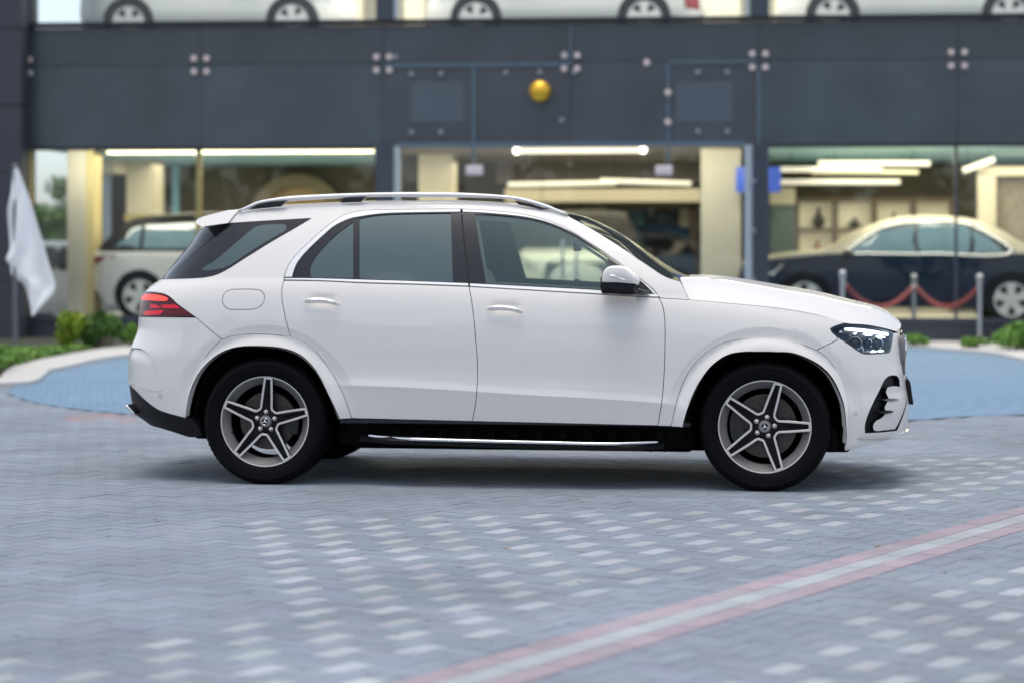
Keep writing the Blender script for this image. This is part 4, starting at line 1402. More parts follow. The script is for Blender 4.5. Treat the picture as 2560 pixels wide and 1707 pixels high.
vs, fs, cols = [], [], []
def brick(c, a, b, la, lb, col, z0=0.0):
    """bevelled top of one paving brick, centre c, half lengths la, lb along a, b"""
    g, bv = .0009, .0020
    h = z0 + float(rng.normal(0, .0006))
    tx, ty = rng.normal(0, .0018, 2)
    k = len(vs)
    for (sa, sb) in ((-1, -1), (1, -1), (1, 1), (-1, 1)):
        p = c + a * (sa * (la - g - bv)) + b * (sb * (lb - g - bv))
        vs.append((p[0], p[1], h + sa * la * tx + sb * lb * ty))
    for (sa, sb) in ((-1, -1), (1, -1), (1, 1), (-1, 1)):
        p = c + a * (sa * (la - g)) + b * (sb * (lb - g))
        vs.append((p[0], p[1], -.007))
    fl = [(k, k + 1, k + 2, k + 3)] + [(k + 4 + i, k + 4 + (i + 1) % 4, k + (i + 1) % 4, k + i) for i in range(4)]
    fs.extend(fl); cols.extend([col] * 5)

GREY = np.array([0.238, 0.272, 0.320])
def pcol(base, s=.045):
    return tuple(np.clip(np.array(base) * (1 + rng.normal(0, s)) + rng.normal(0, .004, 3), .01, 1)) + (1,)
cen, kinds_ = [], []
for k in range(-260, 261):
    for m in range(-130, 131):
        o = np.array([k + 2 * m, k - 2 * m], float)
        for typ in (0, 1):
            c_uv = o + ((1.0, .5) if typ == 0 else (.5, 2.0))
            cen.append(ORG + (c_uv[0] * e1 + c_uv[1] * e2) * U_); kinds_.append((typ, k % 2))
cen = np.array(cen)
vis = (cen[:, 1] > 6.6) & (cen[:, 1] < 26) & (np.abs(cen[:, 0]) < .2286 * cen[:, 1] + .9)
vis &= ~inside(cen, blue_poly)
rel = (cen - b0) @ bnrm
_t = np.array([k[0] for k in kinds_]); _m = np.where(_t == 0, .055, .105)
vis &= ~((rel > _m) & (rel < BW - _m))
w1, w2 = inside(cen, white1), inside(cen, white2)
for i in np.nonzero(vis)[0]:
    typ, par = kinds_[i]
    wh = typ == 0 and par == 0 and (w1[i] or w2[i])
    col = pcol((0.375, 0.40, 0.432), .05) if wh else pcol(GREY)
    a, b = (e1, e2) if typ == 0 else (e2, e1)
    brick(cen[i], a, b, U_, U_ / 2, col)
for i in range(-40, 60):
    for j in range(3):
        c = b0 + bd * (i * .236 + (.118 if j == 1 else 0)) + bnrm * (BW / 6 + j * BW / 3)
        brick(c, bd, bnrm, .118, BW / 6, pcol((0.375, 0.405, 0.435) if j == 1 else (0.355, 0.295, 0.335), .05), .0045)
# a few reddish pavers left of the car, near the blue circle
for i in np.nonzero(vis)[0]:
    pass
me_o = mesh_obj('pavement', vs, fs, 'paver', None, False)
ca = me_o.data.color_attributes.new('Col', 'FLOAT_COLOR', 'CORNER')
red_zone = gpoly('P 185,1040 330,1036 345,1058 190,1056')
arr = np.repeat(np.array(cols, np.float32), 4, axis=0)
fc = np.array(vs)[np.array(fs)[:, 0]]
rz = inside(fc[:, :2], red_zone) & (np.repeat(rng.random(len(fs) // 5), 5) < .6)
arr[np.repeat(rz, 4)] = (0.34, 0.235, 0.25, 1)
ca.data.foreach_set('color', arr.ravel())
tag(me_o, kind='structure')

# blue paved circle: bricks laid in arcs
def blue_mat():
    m = mat('blue_paver', (0.15, 0.26, 0.42), 0.75, spec=.3)
    nt = m.node_tree; b = nt.nodes['Principled BSDF']
    tc = nt.nodes.new('ShaderNodeTexCoord')
    w = nt.nodes.new('ShaderNodeTexWave'); w.wave_type = 'RINGS'; w.rings_direction = 'Z'
    w.inputs['Scale'].default_value = 1.5; w.inputs['Distortion'].default_value = .6; w.inputs['Detail'].default_value = 2; w.inputs['Detail Scale'].default_value = 1.5
    n = nt.nodes.new('ShaderNodeTexNoise'); n.inputs['Scale'].default_value = .9; n.inputs['Detail'].default_value = 7
    mp = nt.nodes.new('ShaderNodeMapping'); mp.inputs['Location'].default_value = (1.2, -21.8, 0)
    nt.links.new(tc.outputs['Object'], mp.inputs['Vector']); nt.links.new(mp.outputs[0], w.inputs['Vector']); nt.links.new(tc.outputs['Object'], n.inputs['Vector'])
    ad = nt.nodes.new('ShaderNodeMath'); ad.operation = 'MULTIPLY_ADD'; ad.inputs[1].default_value = .22
    nt.links.new(w.outputs['Fac'], ad.inputs[0]); nt.links.new(n.outputs['Fac'], ad.inputs[2])
    cr = nt.nodes.new('ShaderNodeMix'); cr.data_type = 'RGBA'
    cr.inputs['A'].default_value = (0.135, 0.235, 0.36, 1); cr.inputs['B'].default_value = (0.21, 0.325, 0.45, 1)
    nt.links.new(ad.outputs[0], cr.inputs['Factor'])
    bt = nt.nodes.new('ShaderNodeTexBrick'); bt.inputs['Scale'].default_value = 5.0; bt.inputs['Mortar Size'].default_value = .03
    bt.inputs['Color1'].default_value = (1.08, 1.06, 1.04, 1); bt.inputs['Color2'].default_value = (.86, .88, .9, 1); bt.inputs['Mortar'].default_value = (.62, .62, .64, 1)
    rot = nt.nodes.new('ShaderNodeMapping'); rot.inputs['Rotation'].default_value = (0, 0, .6)
    nt.links.new(tc.outputs['Object'], rot.inputs['Vector']); nt.links.new(rot.outputs[0], bt.inputs['Vector'])
    mm = nt.nodes.new('ShaderNodeMix'); mm.data_type = 'RGBA'; mm.blend_type = 'MULTIPLY'; mm.inputs['Factor'].default_value = .8
    nt.links.new(cr.outputs['Result'], mm.inputs['A']); nt.links.new(bt.outputs['Color'], mm.inputs['B'])
    nt.links.new(mm.outputs['Result'], b.inputs['Base Color'])
    return m
M['blue'] = blue_mat()
V, T = fill(blue_poly, (), .6)
o = mesh_obj('blue_paving', np.column_stack([V, np.full(len(V), .003)]), T, 'blue', None, False); tag(o, kind='structure')
M['kerb'] = mat('white_concrete', (0.54, 0.53, 0.52), .75, var=.10, vscale=6)
ko = 'P -40,958 0,942 13,926 38,913 77,902 153,887 230,874 329,860 600,843 1000,832 1400,828 1800,831 2264,848 2324,850 2400,853 2473,858 2560,868 2800,900'
kz = .045
ko_, ki_ = crom(gpoly(ko, kz), .3), crom(gpoly('P -60,962 0,956 30,955 ' + blue_far[len('P 17,981 46,962 '):], kz), .3)
kp = np.vstack([ko_, ki_[::-1]])
V, T = fill(kp, (), .5)
m_ = MB(); m_.add(np.column_stack([V, np.full(len(V), kz)]), T)
n_ = len(kp)
m_.add([(x, y, kz) for x, y in kp] + [(x, y, -.01) for x, y in kp], [(i, (i + 1) % n_, n_ + (i + 1) % n_, n_ + i) for i in range(n_)])
o = m_.build('kerb', 'kerb'); tag(o, kind='structure')
# planting soil between the kerb and the showroom
M['soil'] = mat('planting_soil', (0.035, 0.04, 0.025), .95, var=.4, vscale=5)
far = [(p[0] * 1.15, 34.6) for p in ko_[::-1]]
sp_ = np.vstack([ko_, np.array([(16, 33.0), (16, 34.9), (-12, 34.9), (-12, 23.5)])])
o = mesh_obj('planting_bed', [(x, y, .05) for x, y in sp_], [tuple(range(len(sp_)))], 'soil', None, False); tag(o, kind='structure')

# bits of grit and twig scattered over the paving
M['grit'] = mat('dark_grit', (0.045, 0.04, 0.04), .9)
vs, fs = [], []
R_ = np.random.default_rng(11)
for _ in range(170):
    d = R_.uniform(7.0, 20.0); x = R_.uniform(-.23, .23) * d; a = ANG + R_.choice([0, math.pi / 2]) + R_.normal(0, .25)
    l, w_ = R_.uniform(.006, .035), R_.uniform(.0012, .004)
    ca, sa = math.cos(a), math.sin(a); k = len(vs)
    for p, q, z in ((-l, 0, .002), (0, -w_, .003), (l, 0, .002), (0, w_, .003), (0, 0, .0045)):
        vs.append((x + p * ca - q * sa, d + p * sa + q * ca, z))
    fs += [(k, k + 1, k + 4), (k + 1, k + 2, k + 4), (k + 2, k + 3, k + 4), (k + 3, k, k + 4)]
o = mesh_obj('paving_grit', vs, fs, 'grit', None, False); tag(o, kind='stuff')
# ------------------------------------------------------------------ showroom building
BT = math.radians(5.5)
cb, sb = math.cos(BT), math.sin(BT)
BY = 33.75
def fb_(u_, v_, dep=0.0):
    """photo pixel -> (along, height) on the building's vertical plane at depth dep behind the glass"""
    dx, dz = (u_ - 1280) / F_PX, (HORIZON - v_) / F_PX
    Y = (dep + BY * cb) / (dx * sb + cb)
    X = dx * Y
    return X * cb - (Y - BY) * sb, CAM_H + dz * Y
def fu(u_, dep=0.0): return fb_(u_, HORIZON, dep)[0]
bld = empty('showroom_building', (0, BY, 0), -BT)
tag(bld, 'two-storey car showroom clad in dark glass with lit display windows', 'building')

M['fascia'] = mat('dark_glass_cladding', (0.058, 0.078, 0.098), 0.22, spec=.35, var=.38, vscale=.55, rvar=.08)
M['fascia_top'] = mat('dark_grey_glass_cladding', (0.054, 0.064, 0.074), 0.22, spec=.35, var=.55, vscale=.9, rvar=.08)
M['fascia_mid'] = mat('purplish_glass_cladding', (0.066, 0.073, 0.086), 0.22, spec=.35, var=.5, vscale=.9, rvar=.08)
M['fascia_side'] = mat('teal_glass_cladding', (0.062, 0.078, 0.092), 0.2, spec=.35, var=.6, vscale=.8, rvar=.08)
M['clad'] = mat('dark_stone_cladding', (0.040, 0.046, 0.062), 0.5, var=.2, vscale=2)
M['slab'] = mat('black_slab_edge', (0.008, 0.009, 0.013), 0.5)
M['frame_d'] = mat('dark_frame', (0.045, 0.055, 0.075), 0.4)
M['frame_l'] = mat('pale_frame', (0.42, 0.48, 0.50), 0.4)
M['gold'] = mat('gold_frame', (0.42, 0.34, 0.14), 0.4, metal=.3)
M['cream'] = mat('cream_plaster', (0.50, 0.465, 0.37), 0.7, var=.05)
M['brown'] = mat('brown_wall', (0.125, 0.105, 0.075), 0.7, var=.25, vscale=.8)
M['grey_in'] = mat('grey_wall', (0.22, 0.205, 0.195), 0.7, var=.15, vscale=1)
M['ceil'] = mat('teal_ceiling', (0.30, 0.56, 0.70), 0.6)
M['ceil_d'] = mat('dark_ceiling', (0.16, 0.15, 0.15), 0.7)
M['floor_t'] = mat('showroom_tiles', (0.55, 0.54, 0.50), 0.25, var=.1)
M['window_pane'] = glass_mat('shop_glass', (0.93, 0.955, 0.945), .8, 1.45)
M['joint_b'] = mat('panel_joint', (0.10, 0.15, 0.19), .4)
M['stand'] = mat('steel_fixing', (0.72, 0.60, 0.56), .38, metal=.45)
M['stand_g'] = mat('grey_fixing', (0.30, 0.31, 0.33), .4, metal=.4)
M['patch'] = mat('pale_fitting', (0.72, 0.62, 0.62), .4)
M['tube'] = mat('lit_tube', (.5, .5, .45), .4, emit=(1.0, 0.89, 0.68), estr=.36)
M['tube_y'] = mat('lit_yellow_tube', (.5, .5, .35), .4, emit=(1.0, 0.84, 0.48), estr=.28)
M['bulb'] = mat('lit_bulb', (1, 1, 1), .4, emit=(1.0, 0.93, 0.82), estr=1.6)
ZF = .28           # showroom floor
Z1 = 2.95          # underside of the fascia
Z2 = 4.80          # top of the fascia
def bpart(name, m_, boxes, smooth=False):
    mb = MB()
    for bx in boxes: mb.box(*bx)
    return mb.build(name, m_, bld, smooth)
UL, UR = fu(62), 11.5
# plinth and floors
bpart('plinth', 'clad', [(UL - .9, UR, -.02, .30, -.02, ZF + .02)])
bpart('plinth_edge', 'frame_d', [(UL - .1, UR, -.05, .0, ZF + .02, ZF + .10)])
bpart('ground_floor', 'floor_t', [(UL - .1, UR, .30, 13, ZF - .2, ZF)])
bpart('upper_floor', 'slab', [(UL - .1, UR, .06, 13, 4.30, 4.50)])
bpart('upper_sill', 'slab', [(UL - .1, UR, -.06, .05, Z2 - .005, Z2 + .07)])
bpart('roof_slab', 'ceil_d', [(UL - .6, UR, -.1, 13, 8.2, 8.6)])
# pylon of cladding panels on the left
pu0, pu1 = fu(-300, -.45), fu(53, -.45)
zj1, zj2 = fb_(30, 70, -.45)[1], fb_(30, 262, -.45)[1]
for za, zb_ in ((-.02, .9), (.905, zj2 - 1.03), (zj2 - 1.025, zj2 - .01), (zj2, zj1 - .01), (zj1, zj1 + 1.9), (zj1 + 1.905, 8.6)):
    bpart('cladding_panel', 'clad', [(pu0, pu1, -.45, .25, za, zb_ - .006)])
bpart('pylon_return', 'slab', [(pu1, fu(72), -.06, .25, .0, 8.2)])
# fascia: dark backing plus glass panels held by point fixings
bpart('fascia_backing', 'slab', [(UL, UR, .04, .20, Z1 - .02, Z2 - .01)])
cols_px = [72, 502, 958, 1427, 1897, 2394, 2880]
us = [fu(c) for c in cols_px]
zm = fb_(1280, 158)[1]
def disc(name, m_, u, z, r, parent, dep=-.03):
    mb = MB(); mb.lathe([(0, dep - .03), (r * .8, dep - .028), (r, dep - .012), (r, dep + .03)], 20, 'y', (u, 0, z))
    return mb.build(name, m_, parent, True, 40)
panels = {}
g_ = .0025
for i in range(6):
    for j, (za, zb_) in enumerate(((Z1, zm), (zm, Z2 - .02))):
        mb = MB(); mb.rbox(us[i] + g_, us[i + 1] - g_, -.022, .0, za + g_, zb_ - g_, .004, seg=1)
        panels[i, j] = mb.build('fascia_panel', 'fascia_top' if j else ('fascia_mid' if i in (2, 3) else 'fascia_side'), bld)
for k, c in enumerate(cols_px[:-1]):
    for du in (-1, 1):
        for dz in (-1, 1):
            if k == 0 and du < 0: continue
            i = k if du > 0 else k - 1
            disc('panel_fixing', 'stand', us[k] + du * .098 * (0.2 if k == 0 else 1), zm + dz * .100, .052, panels[i, 1 if dz > 0 else 0])
for u_, v_, m__ in ((1030, 186, 0), (1103, 186, 0), (1265, 183, 0), (1350, 182, 0), (1436, 182, 0), (1745, 182, 0), (1818, 182, 0), (1030, 332, 0), (1103, 332, 0),
                  (1745, 330, 0), (1818, 330, 0), (1408, 140, 0), (990, 144, 0), (1617, 158, 1), (1405, 302, 0)):
    a, c = fb_(u_, v_)
    i = max(k for k in range(6) if us[k] < a)
    disc('panel_fixing', 'stand' if m__ else 'stand_g', a, c, .056 if m__ else .042, panels[i, 1 if c > zm else 0])
# pale joints of the glazed entrance screen standing in front of the fascia
def vbar(name, m_, ua, va, ub, vb, w=.026, d0=-.05, d1=-.026):
    a, c = fb_(ua, va); a2, c2 = fb_(ub, vb)
    return bpart(name, m_, [(min(a, a2) - (w / 2 if abs(a - a2) < .05 else 0), max(a, a2) + (w / 2 if abs(a - a2) < .05 else 0), d0, d1, min(c, c2) - (w / 2 if abs(c - c2) < .12 else 0), max(c, c2) + (w / 2 if abs(c - c2) < .12 else 0))])
vbar('glass_joint', 'joint_b', 966, 163, 1427, 163)
vbar('glass_joint', 'joint_b', 1427, 60, 1427, 160)
vbar('glass_joint', 'joint_b', 1185, 168, 1185, 415, .04)
vbar('glass_joint', 'joint_b', 1670, 156, 1890, 156)
vbar('glass_joint', 'joint_b', 1670, 162, 1670, 415, .04)
vbar('glass_joint', 'joint_b', 1897, 170, 1897, 362, .04)
for u_ in (1187, 1660):
    a, c = fb_(u_, 427)
    mb = MB(); mb.rbox(a - .13, a + .13, -.07, -.02, c - .075, c + .075, .02); mb.build('patch_fitting', 'patch', bld, True, 40)
for v_ in (233, 307):
    a, c = fb_(1670, v_)
    disc('joint_fixing', 'stand', a, c, .055, bld, -.055)
M['fasc_w'] = mat('bluish_backing', (0.080, 0.096, 0.118), .35, var=.1, vscale=1)
for ua, ub in ((1028, 1160), (1690, 1832)):
    a, c = fb_(ua, 305); a2, c2 = fb_(ub, 205)
    bpart('blue_panel', 'fasc_w', [(a, a2, -.0255, -.0235, c, c2)])
# columns and frames of the ground floor
for ua, ub, m__, d in ((941, 984, 'frame_d', 0), (1881, 1922, 'frame_d', 0)):
    bpart('facade_column', m__, [(fu(ua), fu(ub), -.10, .25, ZF + .1, Z1)])
bpart('bright_reveal', 'frame_d', [(fu(1898), fu(1904), -.13, -.10, ZF + .1, Z1)])
for ua, ub in ((986, 1001), (1862, 1880)):
    bpart('door_frame', 'frame_l', [(fu(ua), fu(ub), -.06, .06, ZF, Z1)])
bpart('transom', 'joint_b', [(fu(1001), fu(1862), -.05, .02, Z1 - .02, Z1 + .05)])
bpart('corner_frame', 'gold', [(fu(64), fu(78), -.02, .08, ZF + .1, Z1)])
for ua_, ub_ in ((fu(78), fu(941)), (fu(1922), UR)): bpart('head_frame', 'slab', [(ua_, ub_, -.02, .05, Z1 - .04, Z1 + .005)])
for u_ in (497,):
    bpart('mullion', 'gold', [(fu(u_ - 7, .1), fu(u_ + 7, .1), .08, .14, ZF, Z1)])
bpart('mullion', 'frame_d', [(fu(2386), fu(2394), -.02, .06, ZF + .1, Z1)])
for u_, v_ in ((1883, 455), (1883, 578), (1883, 702)):
    a, c = fb_(u_, v_); disc('column_fixing', 'stand_g', a, c, .04, bld, -.10)
for ua, ub in ((78, 497), (497, 941), (1922, 2388), (2392, 2880)):
    bpart('display_window', 'window_pane', [(fu(ua) + .03, fu(ub) - .03, .012, .020, ZF + .1, Z1 - .04)])
for ua, ub in ((1002, 1187), (1187, 1424), (1424, 1660), (1660, 1861)):
    dpan = bpart('entrance_glass', 'window_pane', [(fu(ua) + .006, fu(ub) - .006, .0, .012, ZF, Z1 - .05)])
    if ua in (1187, 1424):
        u_ = 1407 if ua == 1187 else 1442
        a, c = fb_(u_, 700); a2, c2 = fb_(u_, 600)
        mb = MB(); mb.tube([(a, -.06, c), (a, -.06, c2)], .022, 10); mb.build('pull_handle', 'frame_l', dpan, True)
# upper storey glazing
bpart('upper_window', 'window_pane', [(UL, UR, .0, .010, Z2 + .07, 8.2)])
for ua, ub in ((62, 80), (941, 985), (1875, 1922)):
    bpart('upper_column', 'frame_d', [(fu(ua), fu(ub), -.04, .3, Z2 + .07, 8.2)])
for ua, ub in ((985, 995), (1864, 1874)): bpart('upper_frame', 'frame_l', [(fu(ua), fu(ub), -.02, .05, Z2 + .07, 8.2)])
bpart('upper_back_wall', 'cream', [(fu(225, 9), UR, 8.9, 9.1, 4.5, 8.2)])
for ua, ub, d in ((845, 905, 5.0), (1010, 1060, 5.0), (1755, 1850, 5.0), (1935, 1975, 5.0)):
    bpart('upper_pier', 'cream', [(fu(ua, d), fu(ub, d), d, d + .5, 4.5, 8.2)])
# ground-floor interior
for ua, ub in ((UL, fu(960, 3)), (fu(1900, 3), UR)): bpart('ceiling', 'ceil', [(ua, ub, .25, 9, Z1 + .01, Z1 + .10)])
bpart('dark_ceiling', 'ceil_d', [(fu(960, 3) + .01, fu(1900, 3) - .01, .25, 12, Z1 + .01, Z1 + .10)])
bpart('back_wall', 'brown', [(fu(390, 8), fu(960, 8), 8.0, 8.2, ZF, Z1)])
bpart('back_wall', 'grey_in', [(fu(960, 9), fu(1900, 9), 9.2, 9.4, ZF, Z1)])
bpart('back_wall', 'brown', [(fu(1900, 8), UR + 4, 8.0, 8.2, ZF, Z1)])
bpart('side_wall', 'brown', [(fu(955, 4), fu(962, 4), 3.4, 8.0, ZF, Z1), (fu(1888, 4), fu(1893, 4), 3.4, 8.0, ZF, Z1)])
bpart('inner_column', 'cream', [(fu(168, .9), fu(214, .9), .9, 1.5, ZF, Z1)])
M['yellow'] = mat('yellow_plaster', (0.50, 0.42, 0.19), .6)
bpart('inner_column', 'yellow', [(fu(215, .95), fu(233, .95), .95, 1.45, ZF, Z1)])
bpart('cream_pier', 'cream', [(fu(316, 5), fu(392, 5), 5, 5.5, ZF, Z1)])
a, c = fb_(222, 436, 5); a2, c2 = fb_(316, 412, 5)
bpart('soffit', 'cream', [(a, a2, 4.2, 5.5, c, Z1)])
bpart('recess', 'slab', [(fu(233, 5.5), fu(316, 5.5), 5.9, 6.0, ZF, Z1)])
M['pale_blue'] = mat('pale_blue_strip', (0.35, 0.45, 0.55), .5)
bpart('recess_strip', 'pale_blue', [(fu(258, 5.7), fu(277, 5.7), 5.7, 5.75, ZF, Z1 - .1)])
a, c = fb_(310, 552, 4.5); a2, c2 = fb_(520, 536, 4.5)
bpart('gold_ledge', 'gold', [(a, a2, 4.5, 4.7, c, c2)])
a, c = fb_(430, 535, 7); a2, _ = fb_(446, 535, 7)
bpart('teal_post', 'ceil', [(a, a2, 7.0, 7.1, c, Z1)])
# arched wall frame in the left bay
M['arch_w'] = mat('arch_wood', (0.22, 0.18, 0.11), .5)
M['arch_g'] = mat('arch_glow', (0.48, 0.35, 0.20), .6)  # warm light on the panel is put into its base colour
a, c = fb_(742, 560, 7.7)
R1 = abs(fu(865, 7.7) - fu(620, 7.7)) / 2
mb = MB(); mb.lathe([(R1 * .74, 7.70), (R1, 7.70), (R1, 7.95), (R1 * .74, 7.95)], 40, 'y', (a, 0, c), closed=True, a0=0, a1=math.pi)
mb.build('wall_arch', 'arch_w', bld)
mb = MB(); mb.lathe([(0, 7.92), (R1 * .73, 7.92)], 40, 'y', (a, 0, c), a0=0, a1=math.pi); mb.build('arch_panel', 'arch_g', bld)
# entrance hall
bpart('hall_column', 'cream', [(fu(1046, 3), fu(1132, 3), 3, 3.6, ZF, Z1)])
bpart('hall_column', 'cream', [(fu(1752, 1.2), fu(1852, 1.2), 1.2, 2.0, ZF, Z1)])
bpart('hall_slot', 'slab', [(fu(1003, 3), fu(1044, 3), 3.2, 3.3, ZF, Z1)])
a, c = fb_(1262, 506, 6); a2, c2 = fb_(1750, 472, 6)
bpart('hall_beam', 'cream', [(a, a2, 6.0, 6.6, c, c2)])
a, c = fb_(1240, 460, 7); a2, c2 = fb_(1750, 398, 7)
bpart('bulkhead', 'ceil_d', [(a, a2, 7.0, 7.2, c, c2)])
M['door_br'] = mat('dark_wood_frame', (0.055, 0.03, 0.02), .5)
a, c = fb_(1380, 730, 7.5); a2, c2 = fb_(1745, 510, 7.5)
bpart('doorway_frame', 'door_br', [(a, a + .12, 7.4, 7.6, ZF, c2), (a2 - .16, a2, 7.4, 7.6, ZF, c2), (a, a2, 7.4, 7.6, c2 - .10, c2)])
# back room seen through the doorway: dark blue wall with pale panels
M['room_b'] = mat('dark_blue_wall', (0.03, 0.05, 0.085), .6)
M['room_p'] = mat('pale_panel', (0.55, 0.52, 0.42), .6)
M['room_t'] = mat('teal_panel', (0.09, 0.19, 0.25), .6)
bpart('room_wall', 'room_b', [(a + .1, a2 - .1, 9.0, 9.1, ZF, c2)])
for (ua, va, ub, vb, m__) in ((1455, 600, 1515, 520, 'room_p'), (1530, 570, 1610, 510, 'room_t'), (1545, 625, 1615, 575, 'room_p'), (1698, 610, 1725, 520, 'room_p')):
    q, w = fb_(ua, va, 8.8); q2, w2 = fb_(ub, vb, 8.8)
    bpart('wall_panel', m__, [(q, q2, 8.78, 8.85, w, w2)])
# right bay
bpart('cream_panel', 'cream', [(fu(1925, 6), fu(1988, 6), 6.0, 6.1, fb_(1950, 512, 6)[1], fb_(1950, 470, 6)[1])])
M['green_gl'] = mat('dark_green_panel', (0.05, 0.085, 0.08), .35)
bpart('green_panel', 'green_gl', [(fu(1925, 6), fu(1988, 6), 6.0, 6.1, ZF, fb_(1950, 514, 6)[1])])
bpart('cream_arch', 'cream', [(fu(2448, 4), fu(2490, 4), 4, 4.3, ZF, Z1 - .2), (fu(2448, 4), fu(2800, 4), 4, 4.3, fb_(2500, 440, 4)[1], Z1 - .2)])
M['screen'] = mat('patterned_screen', (0.20, 0.175, 0.145), .7, var=.6, vscale=14)
bpart('patterned_screen', 'screen', [(fu(2492, 4.2), fu(2800, 4.2), 4.25, 4.35, ZF, fb_(2500, 442, 4)[1])])

def L(p):            # building frame -> world
    return (p[0] * cb + p[1] * sb, BY - p[0] * sb + p[1] * cb, p[2])
def bthing(name, label, cat, u, dep, z, group=None):
    o = empty(name, L((u, dep, z)), -BT); return tag(o, label, cat, group)

# gold ball on the fascia
a, c = fb_(1350, 229, -.22)
t = bthing('gold_ball', 'shiny gold ball fixed to the dark fascia above the entrance', 'ornament', a, -.22, c)
M['goldball'] = mat('gold_metal', (0.85, 0.48, 0.03), .33, metal=.55, coat=.3)
mb = MB(); mb.sphere((0, 0, 0), .165, 28, 18); mb.build('ball', 'goldball', t, True)
mb = MB(); mb.tube([(0, .16, 0), (0, .20, 0)], .05, 12); mb.build('mount', 'slab', t, True)

# tube lamps
def tube_lamp(label, ua, va, ub, vb, dep, r=.035, m_='tube', bulbs=False):
    a, c = fb_(ua, va, dep); a2, c2 = fb_(ub, vb, dep)
    t = bthing('tube_lamp', label, 'ceiling lamp', (a + a2) / 2, dep, Z1, 'tube lamps in the showroom')
    am, l = (a + a2) / 2, (a2 - a) / 2
    mb = MB(); mb.tube([(-l, 0, c - Z1), (l, 0, c2 - Z1)], r, 12); mb.build('tube', m_, t, True)
    mb = MB()
    for s_ in (-.7, .7):
        zc = (c + c2) / 2 + s_ * (c2 - c) / 2
        mb.tube([(s_ * l, 0, 0.02), (s_ * l, 0, zc - Z1 + r)], .006, 6)
    mb.build('hanger_pair', 'slab', t, True)
    if bulbs:
        for s_, cz in ((-1, c), (1, c2)):
            mb = MB(); mb.sphere((s_ * l, -.03, cz - Z1), .055, 16, 10); mb.build('bulb', 'bulb', t, True)
    return t
tube_lamp('long yellowish tube lamp under the fascia in the left display window', 270, 379, 935, 376, .30, .045, 'tube_y')
tube_lamp('tube lamp with a bright bulb at each end, above the entrance doors', 1292, 378, 1608, 376, 1.0, .045, 'tube', True)
tube_lamp('left half of the long lamp line over the cream hall beam', 1270, 463, 1540, 458, 5.0, .04)
tube_lamp('right half of the long lamp line over the cream hall beam', 1500, 453, 1728, 460, 5.2, .04)
tube_lamp('uppermost tube lamp in the right display window', 2045, 410, 2325, 410, 2.5, .042)
tube_lamp('middle tube lamp in the right display window', 1938, 424, 2205, 426, 3.5, .042)
tube_lamp('yellowish tube lamp behind the middle one in the right display window', 2030, 431, 2296, 432, 4.5, .035, 'tube_y')
tube_lamp('lowest tube lamp in the right display window', 1930, 456, 2250, 456, 5.0, .042)
tube_lamp('tilted tube lamp at the far right of the showroom', 2408, 428, 2486, 400, 2.0, .045)
# globe lamp in the left window
a, c = fb_(495, 385, .2)
t = bthing('globe_lamp', 'small round yellow lamp on the gold mullion of the left window', 'lamp', a, .22, c)
mb = MB(); mb.sphere((0, -.04, 0), .05, 16, 10); mb.build('globe', 'bulb', t, True)
mb = MB(); mb.tube([(0, 0, 0), (0, 0, .14)], .012, 8); mb.build('stem', 'gold', t, True)
# pendant lamp and thin line lamp seen through the SUV's front window
a, c = fb_(1352, 610, 4.0)
t = bthing('pendant_lamp', 'short upright pendant lamp hanging in the entrance hall', 'lamp', a, 4.0, c)
mb = MB(); mb.tube([(0, 0, -.17), (.02, 0, .17)], .03, 10); mb.build('lamp_tube', 'tube', t, True)
mb = MB(); mb.tube([(.02, 0, .17), (.02, 0, Z1 - c)], .006, 6); mb.build('cord', 'slab', t, True)
a, c = fb_(1425, 640, 8.5)
t = bthing('line_lamp', 'thin lit strip low on the back wall of the entrance hall', 'lamp', a, 8.9, c)
mb = MB(); mb.box(-.9, .9, -.02, .02, -.012, .012); mb.build('strip', 'tube_y', t)
# area lights: ground-floor lamp light first, then added fills with no fitting
def room_light(u, dep, z, su, sd, e, col=(1, .86, .62), tilt=0):
    d = bpy.data.lights.new('lamp_and_fill_light', 'AREA'); d.shape = 'RECTANGLE'; d.size, d.size_y, d.energy, d.color = su, sd, e, col
    o = bpy.data.objects.new('lamp_and_fill_light', d); COL.objects.link(o); o.location = L((u, dep, z)); o.rotation_euler = (math.radians(tilt), 0, -BT)
    return o
room_light(-4.6, 3.2, Z1 - .08, 4.5, 4.5, 120)
room_light(1.0, 3.8, Z1 - .12, 4.5, 5.0, 90)
room_light(6.8, 3.2, Z1 - .08, 4.5, 4.5, 130)
room_light(1.2, 3.0, 8.1, 14, 4, 420, (1, .93, .8))  # added light for the upstairs cars, no lamp built there
room_light(1.2, .45, 7.4, 15, .5, 270, (1, .95, .88), 48)  # added tilted fill for the sides of the upstairs cars
for u_, w_, e_ in ((-4.6, 5.0, 32), (1.0, 5.0, 30), (7.0, 5.0, 30)): room_light(u_, .22, Z1 - .10, w_, .22, e_, (1, .9, .72), 52)  # added front fill on the columns and ground-floor cars
# blue sign half hidden by the right column
a, c = fb_(1840, 482, .9); a2, c2 = fb_(1952, 418, .9)
t = bthing('blue_sign', 'bright blue sign partly hidden behind the dark column', 'sign', (a + a2) / 2, .9, c)
M['blue_sign'] = mat('backlit_blue', (0.05, 0.10, 0.45), .4, emit=(.10, .20, .85), estr=.07)
mb = MB(); mb.rbox(-(a2 - a) / 2, (a2 - a) / 2, -.02, .02, 0, c2 - c, .01); mb.build('panel', 'blue_sign', t)
mb = MB(); mb.tube([(0, .0, c2 - c), (0, .0, Z1 - c)], .012, 6); mb.build('hanger', 'slab', t)
